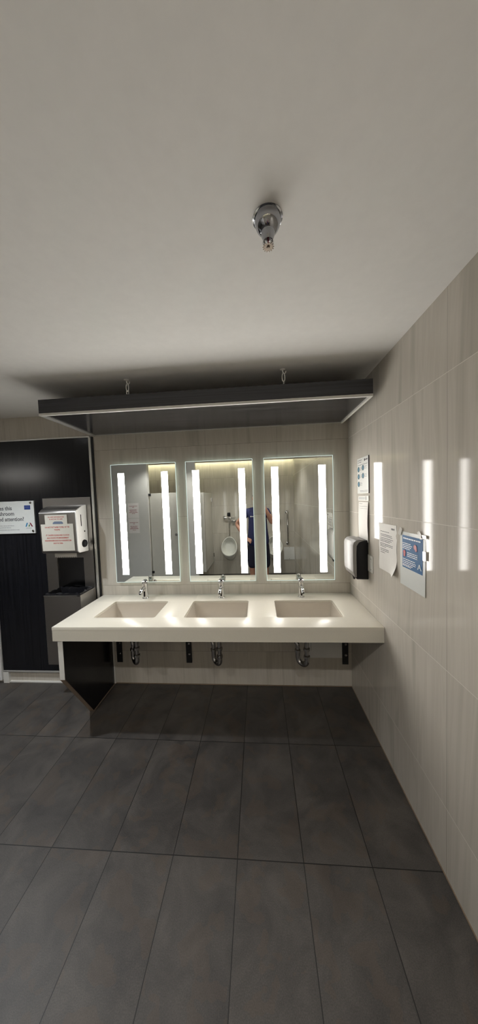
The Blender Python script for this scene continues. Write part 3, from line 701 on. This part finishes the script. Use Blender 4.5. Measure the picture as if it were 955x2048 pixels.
# ruled lines follow the page's lift
def on_page(u, v):
    s, t = (u-0.222)/0.186, (v-1.325)/0.281
    return 0.002+0.014*s*s*(0.35+0.65*t)*(1.2-t)+0.004*math.sin(3*t)+0.0009
k = MB()
for v, a, c_, h in ((1.575, 0.236, 0.395, 0.0022), (1.560, 0.232, 0.398, 0.0014), (1.594, 0.240, 0.30, 0.003)):
    n = 6
    for q in range(n):
        ua, ub = a+(c_-a)*q/n, a+(c_-a)*(q+1)/n
        k.prism([RIGHT.p(ua, v-h/2, on_page(ua, v)), RIGHT.p(ub, v-h/2, on_page(ub, v)), RIGHT.p(ub, v+h/2, on_page(ub, v)), RIGHT.p(ua, v+h/2, on_page(ua, v))], RIGHT.n*0.0002)
k.build('ruled_lines', 'ink_grey', pf, False)

lt = thing('typed_letter', 'creased white typed letter with a curled corner left of the blue notice', 'paper', (0, -0.67, 1.19))
LU0, LU1, LV0, LV1 = 0.565, 0.782, 1.190, 1.480
def lift(s, t): return 0.0016+0.0016*math.sin(9*s+2*t)*s+0.0012*math.sin(14*t)+(0.030*max(0, (s-0.55)/0.45)**2*max(0, (0.30-t)/0.30)**2)
sheet(RIGHT, LU0, LU1, LV0, LV1, lift, 14, 20).build('page', 'paper', lt)
k = MB(); rows = []
def lay(k, u0, u1, v, h, rnd, wmin=0.004, wmax=0.015):
    u = u0
    while u < u1-0.003:
        w = min(rnd.uniform(wmin, wmax), u1-u)
        d = max(lift((uu-LU0)/(LU1-LU0), (v-LV0)/(LV1-LV0)) for uu in (u, u+w))+0.0010
        RIGHT.plate(k, u, u+w, v-h/2, v+h/2, d, d+0.0003); u += w+0.003
for v, a, c_ in ((1.430, 0.585, 0.70), (1.412, 0.585, 0.735), (1.403, 0.585, 0.74), (1.390, 0.585, 0.75), (1.380, 0.585, 0.735), (1.371, 0.585, 0.71), (1.356, 0.585, 0.745), (1.347, 0.585, 0.742), (1.338, 0.585, 0.66), (1.322, 0.585, 0.70), (1.312, 0.585, 0.69), (1.300, 0.585, 0.64)):
    lay(k, a, c_, v, 0.0032, rr)
k.build('typed_lines', 'ink', lt, False)
k = MB(); lay(k, 0.728, 0.760, 1.455, 0.010, rr, 0.006, 0.010); k.build('letterhead', 'ink', lt, False)

bn = thing('blue_notice', 'laminated blue notice with red marks taped on the right wall', 'notice', (0, -0.93, 1.17))
def lift2(s, t): return 0.0014+0.0012*math.sin(5*s)*t+0.003*s*s*(1-t)
NU0, NU1, NV0, NV1 = 0.820, 1.045, 1.172, 1.458
sheet(RIGHT, NU0, NU1, NV0, NV1, lift2, 10, 12).build('sleeve', 'sleeve', bn)
def d2(u, v): return lift2((u-NU0)/(NU1-NU0), (v-NV0)/(NV1-NV0))+0.0010
sheet(RIGHT, 0.846, 1.024, 1.270, 1.440, lambda s, t: d2(0.846+0.178*s, 1.270+0.17*t), 8, 8).build('blue_print', 'poster_blue', bn)
k = MB()
def nl(k, u0, u1, v, h, w0=0.006, w1=0.018):
    u = u0
    while u < u1-0.004:
        w = min(rr.uniform(w0, w1), u1-u); d = max(d2(u, v), d2(u+w, v))+0.0010
        RIGHT.plate(k, u, u+w, v-h/2, v+h/2, d, d+0.0003); u += w+0.0028
nl(k, 0.858, 1.010, 1.425, 0.0065, 0.01, 0.02); k.build('white_print', 'poster_white', bn, False); k = MB()
for v, e in ((1.399, 0.93), (1.390, 0.945), (1.381, 0.935), (1.372, 0.92)): nl(k, 0.852, e, v, 0.0042)
k.build('white_print', 'poster_white', bn, False); k = MB()
for v in (1.354, 1.345, 1.336): nl(k, 0.895, 0.985, v, 0.0040)
k.build('white_print', 'poster_white', bn, False); k = MB()
for v, e in ((1.316, 0.965), (1.306, 0.975), (1.297, 0.97), (1.288, 0.95), (1.281, 0.93)): nl(k, 0.852, e, v, 0.0042)
k.build('white_print', 'poster_white', bn, False)
k = MB()
for u, v, r in ((0.868, 1.352, 0.012), (0.868, 1.338, 0.010), (0.965, 1.392, 0.013), (0.972, 1.380, 0.009)):
    k = MB(); RIGHT.disc(k, u, v, r, d2(u, v)+0.0008, d2(u, v)+0.0014); k.build('red_mark', 'poster_red', bn)
k = MB(); du = d2(1.0, 1.30)+0.001
for p in (((0.984, 1.288), (0.990, 1.288), (1.004, 1.316), (0.998, 1.316)), ((1.012, 1.288), (1.018, 1.288), (1.004, 1.316), (0.998, 1.316)), ((0.990, 1.298), (1.012, 1.298), (1.010, 1.302), (0.992, 1.302))):
    k.prism([RIGHT.p(u, v, du) for u, v in p], RIGHT.n*0.0004)
k.build('emblem', 'poster_white', bn, False)
for pts in (((0.808, 1.440), (0.830, 1.480), (0.852, 1.470), (0.834, 1.432)), ((0.985, 1.470), (1.005, 1.478), (1.035, 1.445), (1.012, 1.438)), ((1.020, 1.462), (1.058, 1.462), (1.058, 1.446), (1.020, 1.446)), ((1.030, 1.385), (1.056, 1.387), (1.056, 1.345), (1.030, 1.343))):
    k = MB(); k.prism([RIGHT.p(u, v, 0.0062) for u, v in pts], RIGHT.n*0.0006); k.build('tape', 'tape', bn, False)

# ------------------------------------------------------------------ behind the camera, seen in the mirrors
# LED strip in the ceiling slot along the rear wall
cv = thing('cove_light', 'yellowish LED strip in the ceiling slot over the urinal wall', 'light', (-2.3, -3.52, 2.55))
MB().box(-4.6, -0.02, -3.535, -3.5005, 2.535, 2.56).build('channel', 'alu', cv, False)
MB().box(-4.6, -0.02, -3.545, -3.535, 2.537, 2.558).build('led_strip', 'cove', cv, False)

def make_urinal(x, label):
    o = thing('urinal', label, 'urinal', (x, REAR_Y, 0.3), 'wall-hung urinals')
    N = 36
    def oval(cx, yb, yt, zb, zt, rx):
        """egg outline from bottom (yb, zb) to top (yt, zt)"""
        out = []
        for i in range(N):
            a = 2*PI*i/N; s_ = math.sin(a); t_ = (s_+1)/2
            wd = rx*math.cos(a)*(1.0-0.10*s_)
            out.append((cx+wd, yb+(yt-yb)*t_, zb+(zt-zb)*t_))
        return out
    Y = REAR_Y
    R = [oval(x, Y+0.001, Y+0.001, 0.300, 0.840, 0.120), oval(x, Y+0.09, Y+0.03, 0.320, 0.848, 0.150), oval(x, Y+0.20, Y+0.07, 0.375, 0.850, 0.166), oval(x, Y+0.285, Y+0.115, 0.440, 0.848, 0.171), oval(x, Y+0.300, Y+0.130, 0.458, 0.846, 0.168)]
    b = MB(); b.rings(R, True, False)
    R2 = [R[-1], oval(x, Y+0.300, Y+0.132, 0.472, 0.834, 0.157), oval(x, Y+0.285, Y+0.120, 0.478, 0.830, 0.152), oval(x, Y+0.20, Y+0.06, 0.47, 0.81, 0.140), oval(x, Y+0.11, Y+0.03, 0.50, 0.77, 0.10)]
    b.rings(R2, False, True); b.build('bowl', 'ceramic', o)
    k = MB(); R3 = [oval(x, Y+0.3012, Y+0.1312, 0.456, 0.848, 0.170), oval(x, Y+0.306, Y+0.136, 0.458, 0.846, 0.168), oval(x, Y+0.306, Y+0.136, 0.472, 0.832, 0.155), oval(x, Y+0.3012, Y+0.1312, 0.472, 0.832, 0.155)]
    k.rings(R3+[R3[0]], False, False); k.build('rim', 'ceramic', o)
    MB().lathe([(0.026, 0.0), (0.026, 0.012), (0.016, 0.022), (0.0, 0.022)], (x, Y+0.085, 0.846)).build('inlet_spud', 'chrome', o)
    MB().tube([(x, Y+0.085, 0.866), (x, Y+0.085, 1.235)], 0.0085, 12).build('flush_tube', 'dull_chrome', o)
    MB().lathe([(0.0, 0.0), (0.018, 0.0), (0.026, 0.012), (0.026, 0.05), (0.020, 0.062), (0.0, 0.062)], (x, Y+0.085, 1.225)).build('valve_body', 'chrome', o)
    MB().lathe([(0.034, 0.0), (0.036, 0.01), (0.036, 0.055), (0.028, 0.078), (0.0, 0.082)], (x, Y+0.085, 1.292)).build('sensor_cap', 'black_plastic', o)
    MB().tube([(x-0.11, Y+0.004, 1.262), (x-0.11, Y+0.06, 1.262), (x-0.095, Y+0.085, 1.262), (x, Y+0.085, 1.262)], 0.015, 12).build('supply_pipe', 'chrome', o)
    MB().lathe([(0.036, 0.0), (0.034, 0.006), (0.018, 0.010)], (x-0.11, Y+0.001, 1.262), (0, 1, 0)).build('wall_flange', 'chrome', o)
    MB().tube([(x+0.02, Y+0.085, 1.255), (x+0.13, Y+0.085, 1.252)], [0.016, 0.013], 12).build('handle', 'chrome', o)
    MB().box(x+0.05, x+0.15, Y+0.002, Y+0.09, 1.165, 1.205, 0.012).build('stop_valve', 'chrome', o)
    return o
u1 = make_urinal(-1.412, 'white wall-hung urinal seen in the middle mirror below its black-capped valve')
u2 = copy_thing(u1, 0.962, 0, 0, 'white wall-hung urinal mostly hidden behind the person, seen in the right mirror')
gb = thing('grab_bar', 'vertical steel grab bar on the rear wall seen in the right mirror', 'grab bar', (-0.145, REAR_Y, 0.65))
MB().tube([(-0.15, REAR_Y+0.012, 1.340), (-0.15, REAR_Y+0.045, 1.335), (-0.15, REAR_Y+0.060, 1.31), (-0.145, REAR_Y+0.060, 0.69), (-0.145, REAR_Y+0.045, 0.665), (-0.145, REAR_Y+0.012, 0.660)], 0.016, 14).build('bar', 'dull_chrome', gb)
for z in (1.340, 0.660): MB().lathe([(0.0, 0.0), (0.038, 0.0), (0.038, 0.008), (0.030, 0.012), (0.0, 0.012)], (-0.148, REAR_Y+0.001, z), (0, 1, 0)).build('wall_flange', 'chrome', gb)
ap = thing('access_cover', 'square white access cover low on the rear wall below the grab bar', 'access panel', (-0.125, REAR_Y, 0.3))
MB().box(-0.238, -0.008, REAR_Y+0.001, REAR_Y+0.010, 0.300, 0.575, 0.002).build('cover', 'white_paint', ap, False)
for z in (0.315, 0.56): MB().cyl((-0.12, REAR_Y+0.010, z), (-0.12, REAR_Y+0.0115, z), 0.006).build('screw', 'dull_chrome', ap)

st = thing('stall_partition', 'pale toilet stall side panel standing out from the rear wall, beside the urinal', 'partition', (-1.79, -3.2, 0.28))
MB().box(-1.812, -1.787, REAR_Y+0.012, INNER_Y-0.02, 0.285, 1.805, 0.002).build('panel', 'stall', st, False)
for z in (0.44, 1.66):
    MB().box(-1.787, -1.772, REAR_Y+0.001, REAR_Y+0.045, z-0.04, z+0.04, 0.002).build('wall_bracket', 'dull_chrome', st, False)
MB().box(-1.935, -1.787, INNER_Y-0.07, INNER_Y-0.045, 0.285, 1.805, 0.002).build('return_strip', 'stall', st, False)
sd = thing('stall_door', 'pale toilet stall door seen in the left mirror between grey wall and pier', 'door', (-2.57, INNER_Y-0.05, 0.2))
MB().box(-2.835, -2.292, INNER_Y-0.065, INNER_Y-0.040, 0.18, 1.822, 0.002).build('leaf', 'stall', sd, False)
for z in (0.30, 1.795): MB().box(-2.8535, -2.805, INNER_Y-0.042, INNER_Y-0.028, z-0.022, z+0.022, 0.003).build('hinge', 'black_metal', sd, False)
MB().lathe([(0.0, 0.028), (0.020, 0.028), (0.024, 0.018), (0.012, 0.0)], (-2.34, INNER_Y-0.040, 1.02), (0, 1, 0)).build('latch_knob', 'dull_chrome', sd)
for i, (v0, v1, lab) in enumerate(((1.362, 1.648, 'upper of two red-lettered notices on the grey stall wall, seen in the left mirror'), (1.072, 1.352, 'lower of two red-lettered notices on the grey stall wall, seen in the left mirror'))):
    k = MB(); INNER.plate(k, 3.042, 3.258, v0, v1, 0.0005, 0.0015); n_ = tag(k.build('notice', 'paper_grey', smooth=False), lab, 'notice', 'notices on the stall wall')
    body = ('DO NOT PUT PAPER TOWEL IN THE', 'TOILETS.', '', 'IT CAUSES CLOGS AND FLOODS', 'AND PEOPLE FROM BASEMENT', 'WASHROOM HAVE NO WASHROOM', 'DUE TO THIS.')
    for q, tx in enumerate(body):
        if tx: INNER.text(tx, 3.150, v1-0.062-q*0.024-(0.02 if i else 0), 0.015, 0.0017, 'ink_pink', n_, 'lettering', 'CENTER', 0.0004, 0.66, 0.0008)

# unseen can lights added as fill on the ceiling behind the camera and a long wall lamp at the far left rear
can = None
for i, (x, lab) in enumerate(((-0.55, 'added fill light in a white ceiling can behind the camera, nearest the tiled side wall'), (-1.55, 'added fill light in a white ceiling can behind the camera, between the other two'), (-2.55, 'added fill light in a white ceiling can behind the camera, farthest from the tiled side wall'))):
    cl = thing('fill_can', lab, 'light', (x, -2.45, H), 'added fill lights in ceiling cans')
    MB().lathe([(0.0, -0.001), (0.066, -0.001), (0.066, -0.060), (0.061, -0.060), (0.061, -0.006), (0.0, -0.006)], (x, -2.45, H)).build('can', 'white_trim', cl)  # rim keeps the added fill light out of reflections
    ld = bpy.data.lights.new('fill_beam', 'SPOT'); ld.energy = FILL_W; ld.color = (1.0, 0.97, 0.92); ld.spot_size = math.radians(150); ld.spot_blend = 0.5; ld.shadow_soft_size = 0.03
    lo = bpy.data.objects.new('fill_beam', ld); COL.objects.link(lo); lo.parent = cl; lo.location = (0, 0, -0.020)
cl = thing('wall_lamp', 'long white wall lamp high on the far rear wall, glimpsed in the black panel', 'light', (-6.2, REAR_Y, 2.34))
MB().box(-6.76, -5.64, REAR_Y+0.0005, REAR_Y+0.03, 2.335, 2.435).build('housing', 'white_trim', cl, False)
MB().box(-6.74, -5.66, REAR_Y+0.03, REAR_Y+0.055, 2.345, 2.425, 0.006).build('diffuser', 'panel_light', cl, False)
# recessed downlight left of the view
dl = thing('downlight', 'round recessed ceiling downlight over the floor at far left', 'light', (-2.83, -0.86, H))
MB().lathe([(0.075, 0.0), (0.075, -0.004), (0.058, -0.006), (0.056, 0.0)], (-2.83, -0.86, H-0.0002)).build('trim_ring', 'white_trim', dl)
MB().lathe([(0.0, -0.002), (0.056, -0.002), (0.056, -0.0005), (0.0, -0.0005)], (-2.83, -0.86, H)).build('lens', 'lamp', dl)
ld = bpy.data.lights.new('downlight_beam', 'SPOT'); ld.energy = SPOT_W; ld.color = (0.90, 0.95, 1.0); ld.spot_size = math.radians(120); ld.spot_blend = 0.8; ld.shadow_soft_size = 0.03
lo = bpy.data.objects.new('downlight_beam', ld); COL.objects.link(lo); lo.parent = dl; lo.location = (0, 0, -0.012)

# ------------------------------------------------------------------ the person taking the picture
def skin(verts, edges, root, levels=2):
    me = bpy.data.meshes.new('sk'); names = list(verts)
    me.from_pydata([verts[n][0] for n in names], [(names.index(a), names.index(b)) for a, b in edges], [])
    o = bpy.data.objects.new('sk', me); COL.objects.link(o)
    m = o.modifiers.new('s', 'SKIN'); m.use_smooth_shade = True
    for i, n in enumerate(names):
        r = verts[n][1]; sv = me.skin_vertices[0].data[i]; sv.radius = (r, r) if not isinstance(r, tuple) else r; sv.use_root = (n == root)
    o.modifiers.new('d', 'SUBSURF').levels = levels
    for mm in o.modifiers:
        if mm.type == 'SUBSURF': mm.render_levels = levels
    out = bpy.data.meshes.new_from_object(o.evaluated_get(bpy.context.evaluated_depsgraph_get()))
    bpy.data.objects.remove(o); bpy.data.meshes.remove(me); return out
def remesh(meshes, vox, smooth=4):
    bm = bmesh.new()
    for m in meshes: bm.from_mesh(m)
    me = bpy.data.meshes.new('rm'); bm.to_mesh(me); bm.free()
    o = bpy.data.objects.new('rm', me); COL.objects.link(o)
    a = o.modifiers.new('r', 'REMESH'); a.mode = 'VOXEL'; a.voxel_size = vox
    b = o.modifiers.new('s', 'SMOOTH'); b.iterations = smooth; b.factor = 0.5
    out = bpy.data.meshes.new_from_object(o.evaluated_get(bpy.context.evaluated_depsgraph_get()))
    bpy.data.objects.remove(o); bpy.data.meshes.remove(me); return out
def chain(V, E, names): E += list(zip(names, names[1:]))
PXc, PYc = -0.785, -2.715
pe = thing('person', 'person in navy t-shirt and dark shorts photographing, one hand on hip, seen mirrored', 'person', (PXc, PYc, 0))
V = {'pel': ((PXc, PYc, 0.92), (0.15, 0.115)), 'bel': ((PXc, PYc+0.02, 1.05), (0.155, 0.125)), 'che': ((PXc, PYc, 1.25), (0.16, 0.12)), 'upc': ((PXc, PYc-0.01, 1.40), (0.13, 0.09)),
     'nck': ((PXc, PYc-0.005, 1.49), 0.058), 'hd0': ((PXc, PYc+0.015, 1.57), 0.058),
     'lsh': ((PXc-0.175, PYc-0.01, 1.415), 0.062), 'lel': ((-1.185, PYc-0.07, 1.19), 0.044), 'lfo': ((-1.10, PYc+0.015, 1.07), 0.041), 'lwr': ((-1.015, PYc+0.115, 0.965), 0.029), 'lpa': ((-0.975, PYc+0.170, 0.925), 0.030),
     'rsh': ((PXc+0.175, PYc-0.01, 1.415), 0.062), 'rel': ((-0.525, PYc+0.10, 1.205), 0.044), 'rfo': ((-0.580, PYc+0.20, 1.34), 0.041), 'rwr': ((-0.665, PYc+0.275, 1.51), 0.029), 'rpa': ((-0.690, PYc+0.305, 1.570), 0.029),
     'lhi': ((PXc-0.105, PYc, 0.84), 0.098), 'lkn': ((PXc-0.122, PYc+0.02, 0.48), 0.062), 'lca': ((PXc-0.125, PYc-0.015, 0.34), 0.058), 'lan': ((PXc-0.125, PYc-0.02, 0.09), 0.038), 'lto': ((PXc-0.14, PYc+0.13, 0.045), 0.036),
     'rhi': ((PXc+0.105, PYc, 0.84), 0.098), 'rkn': ((PXc+0.125, PYc+0.02, 0.48), 0.062), 'rca': ((PXc+0.130, PYc-0.015, 0.34), 0.058), 'ran': ((PXc+0.130, PYc-0.02, 0.09), 0.038), 'rto': ((PXc+0.145, PYc+0.13, 0.045), 0.036)}
E_ = []
chain(V, E_, ['pel', 'bel', 'che', 'upc', 'nck', 'hd0']); chain(V, E_, ['upc', 'lsh', 'lel', 'lfo', 'lwr', 'lpa']); chain(V, E_, ['upc', 'rsh', 'rel', 'rfo', 'rwr', 'rpa'])
chain(V, E_, ['pel', 'lhi', 'lkn', 'lca', 'lan', 'lto']); chain(V, E_, ['pel', 'rhi', 'rkn', 'rca', 'ran', 'rto'])
parts = [skin(V, E_, 'pel')]
def finger(pts, r0, r1):
    VV = {str(i): (p, r0+(r1-r0)*i/(len(pts)-1)) for i, p in enumerate(pts)}
    return skin(VV, [(str(i), str(i+1)) for i in range(len(pts)-1)], '0')
lp = Vector(V['lpa'][0])
for i in range(4):   # left hand on the hip, fingers spread forward and down over the shorts
    b0 = lp+Vector((0.010-0.002*i, -0.012+0.010*i, 0.022-0.014*i)); L = (0.066, 0.075, 0.070, 0.055)[i]
    dr = Vector((0.80, 0.30, -0.12-0.16*i)).normalized()
    parts.append(finger([b0-dr*0.02, b0+dr*L*0.45, b0+dr*L*0.80+Vector((0, -0.004, -0.006)), b0+dr*L*1.15+Vector((0, -0.014, -0.016))], 0.0100, 0.0078))
parts.append(finger([lp+Vector((-0.015, -0.02, 0.012)), lp+Vector((-0.005, -0.060, 0.030)), lp+Vector((0.020, -0.090, 0.030))], 0.0115, 0.009))
# phone in the right hand; its lens is where the picture was taken from
PH = Vector((-0.757-0.010, CAM.y-0.010, CAM.z-0.035))
rp = Vector(V['rpa'][0])
for i in range(4):
    zc = PH.z-0.080+0.0185*i
    b0 = rp+Vector((-0.004, 0.008, -0.018+0.016*i))
    parts.append(finger([b0, Vector((PH.x+0.056, PH.y-0.030, zc)), Vector((PH.x+0.054, PH.y-0.004, zc+0.002)), Vector((PH.x+0.034, PH.y+0.0005-0.012+0.0, zc+0.004))], 0.0100, 0.0078))
parts.append(finger([rp+Vector((-0.010, 0.0, 0.005)), Vector((PH.x+0.052, PH.y-0.030, PH.z-0.025)), Vector((PH.x+0.034, PH.y-0.020, PH.z+0.000)), Vector((PH.x+0.020, PH.y-0.018, PH.z+0.012))], 0.0115, 0.0085))
# head: skull, jaw, nose, ears, brow and lips in one surface
HC = Vector((PXc-0.004, PYc+0.035, 1.665))
t = bmesh.new(); bmesh.ops.create_uvsphere(t, u_segments=28, v_segments=20, radius=1.0)
for v in t.verts:
    x, y, z = v.co
    w = 0.076*(1-0.22*max(0, -z)**1.5); dep = 0.096
    v.co = HC+Vector((x*w, y*dep+(0.012*max(0, -z) if y > 0 else -0.01*max(0, z)), z*0.118))
me = bpy.data.meshes.new('h'); t.to_mesh(me); t.free(); parts.append(me)
def blob(c, r, sc):
    t = bmesh.new(); bmesh.ops.create_uvsphere(t, u_segments=14, v_segments=10, radius=r)
    for v in t.verts: v.co = HC+Vector(c)+Vector((v.co.x*sc[0], v.co.y*sc[1], v.co.z*sc[2]))
    me = bpy.data.meshes.new('b'); t.to_mesh(me); t.free(); return me
parts += [blob((0, 0.100, -0.018), 0.014, (0.95, 1.1, 1.0)), blob((0, 0.094, 0.002), 0.011, (0.75, 1.0, 2.0)), blob((-0.077, 0.0, -0.008), 0.026, (0.30, 0.65, 1.15)), blob((0.077, 0.0, -0.008), 0.026, (0.30, 0.65, 1.15)),
          blob((0, 0.088, 0.024), 0.030, (1.7, 0.35, 0.30)), blob((0, 0.092, -0.052), 0.016, (1.5, 0.6, 0.32)), blob((0, 0.091, -0.060), 0.015, (1.4, 0.6, 0.35)), blob((0, 0.074, -0.092), 0.024, (1.0, 0.8, 0.8))]
body = remesh(parts, 0.0075, 3)
link_mesh('body', body, 'skin', pe)
for sx in (-1, 1):
    ey = MB().sphere(HC+Vector((sx*0.031, 0.080, 0.006)), 0.0125, seg=16).build('eye', 'eye', pe)
    MB().sphere(HC+Vector((sx*0.031, 0.0895, 0.006)), 0.0052, (1, 0.7, 1), 12).build('iris', 'ink', ey)
t = bmesh.new(); bmesh.ops.create_uvsphere(t, u_segments=28, v_segments=20, radius=1.0)
bmesh.ops.delete(t, geom=[v for v in t.verts if v.co.z < 0.18+0.55*max(0, v.co.y) - 0.55*max(0, -v.co.y)], context='VERTS')
for v in t.verts: v.co = HC+Vector((v.co.x*0.083, v.co.y*0.103-0.004, v.co.z*0.127+0.002))
bmesh.ops.recalc_face_normals(t, faces=t.faces[:]); bmesh.ops.solidify(t, geom=t.faces[:], thickness=0.008)
k = MB(); k.add(t); k.build('hair', 'hair', pe)
# clothes
V2 = {'hem': ((PXc, PYc+0.008, 0.765), (0.225, 0.178)), 'hi2': ((PXc, PYc+0.012, 0.90), (0.220, 0.172)), 'bel': ((PXc, PYc+0.022, 1.03), (0.198, 0.160)), 'che': ((PXc, PYc, 1.25), (0.180, 0.132)), 'upc': ((PXc, PYc-0.01, 1.405), (0.140, 0.104)), 'col': ((PXc, PYc-0.005, 1.500), 0.074),
      'lsh': ((PXc-0.172, PYc-0.012, 1.413), 0.076), 'lsl': ((-1.075, PYc-0.037, 1.30), 0.068), 'rsh': ((PXc+0.172, PYc-0.012, 1.413), 0.076), 'rsl': ((-0.560, PYc+0.045, 1.295), 0.068)}
E2 = []; chain(V2, E2, ['hem', 'hi2', 'bel', 'che', 'upc', 'col']); chain(V2, E2, ['upc', 'lsh', 'lsl']); chain(V2, E2, ['upc', 'rsh', 'rsl'])
sh = link_mesh('t_shirt', skin(V2, E2, 'hem'), 'navy', pe)
k = MB(); k.sphere((PXc-0.118, PYc+0.135, 1.335), 0.013, (1, 0.35, 1), 12)
for i in range(4): k.box(PXc-0.098+i*0.019, PXc-0.084+i*0.019, PYc+0.132, PYc+0.139, 1.327, 1.343, 0.002)
k.build('chest_logo', 'paper', sh)
V3 = {'wai': ((PXc, PYc+0.005, 0.97), (0.196, 0.150)), 'hip': ((PXc, PYc, 0.84), (0.212, 0.160)), 'ltm': ((PXc-0.112, PYc+0.005, 0.68), 0.112), 'lhm': ((PXc-0.122, PYc+0.012, 0.355), 0.092), 'rtm': ((PXc+0.112, PYc+0.005, 0.68), 0.112), 'rhm': ((PXc+0.125, PYc+0.012, 0.355), 0.092)}
E3 = []; chain(V3, E3, ['wai', 'hip', 'ltm', 'lhm']); chain(V3, E3, ['hip', 'rtm', 'rhm'])
link_mesh('shorts', skin(V3, E3, 'hip'), 'shorts', pe)
for sx, n in ((-0.125, 'l'), (0.130, 'r')):
    x = PXc+sx; tx = x+(0.015 if sx > 0 else -0.015)
    VS = {'he': ((x, PYc-0.065, 0.060), 0.056), 'mi': ((x+(tx-x)*0.4, PYc+0.06, 0.052), 0.046), 'to': ((tx, PYc+0.15, 0.044), 0.042)}
    sm = skin(VS, [('he', 'mi'), ('mi', 'to')], 'he')
    for v in sm.vertices: v.co.z = max(v.co.z, 0.0)
    link_mesh('shoe', sm, 'rubber', pe)
ph = thing('phone', 'dark smartphone held up in the right hand of the person', 'phone', PH)
MB().box(PH.x-0.038, PH.x+0.038, PH.y-0.008, PH.y, PH.z-0.095, PH.z+0.068, 0.0035, 3).build('case', 'black_plastic', ph)
MB().box(PH.x-0.035, PH.x+0.035, PH.y-0.0088, PH.y-0.008, PH.z-0.090, PH.z+0.063).build('screen', 'sensor', ph, False)
for dx, dz in ((0.010, 0.035), (-0.012, 0.035), (-0.012, 0.012)):
    MB().cyl((PH.x+dx, PH.y, PH.z+dz), (PH.x+dx, PH.y+0.0018, PH.z+dz), 0.0075, seg=20).build('lens_ring', 'black_metal', ph)
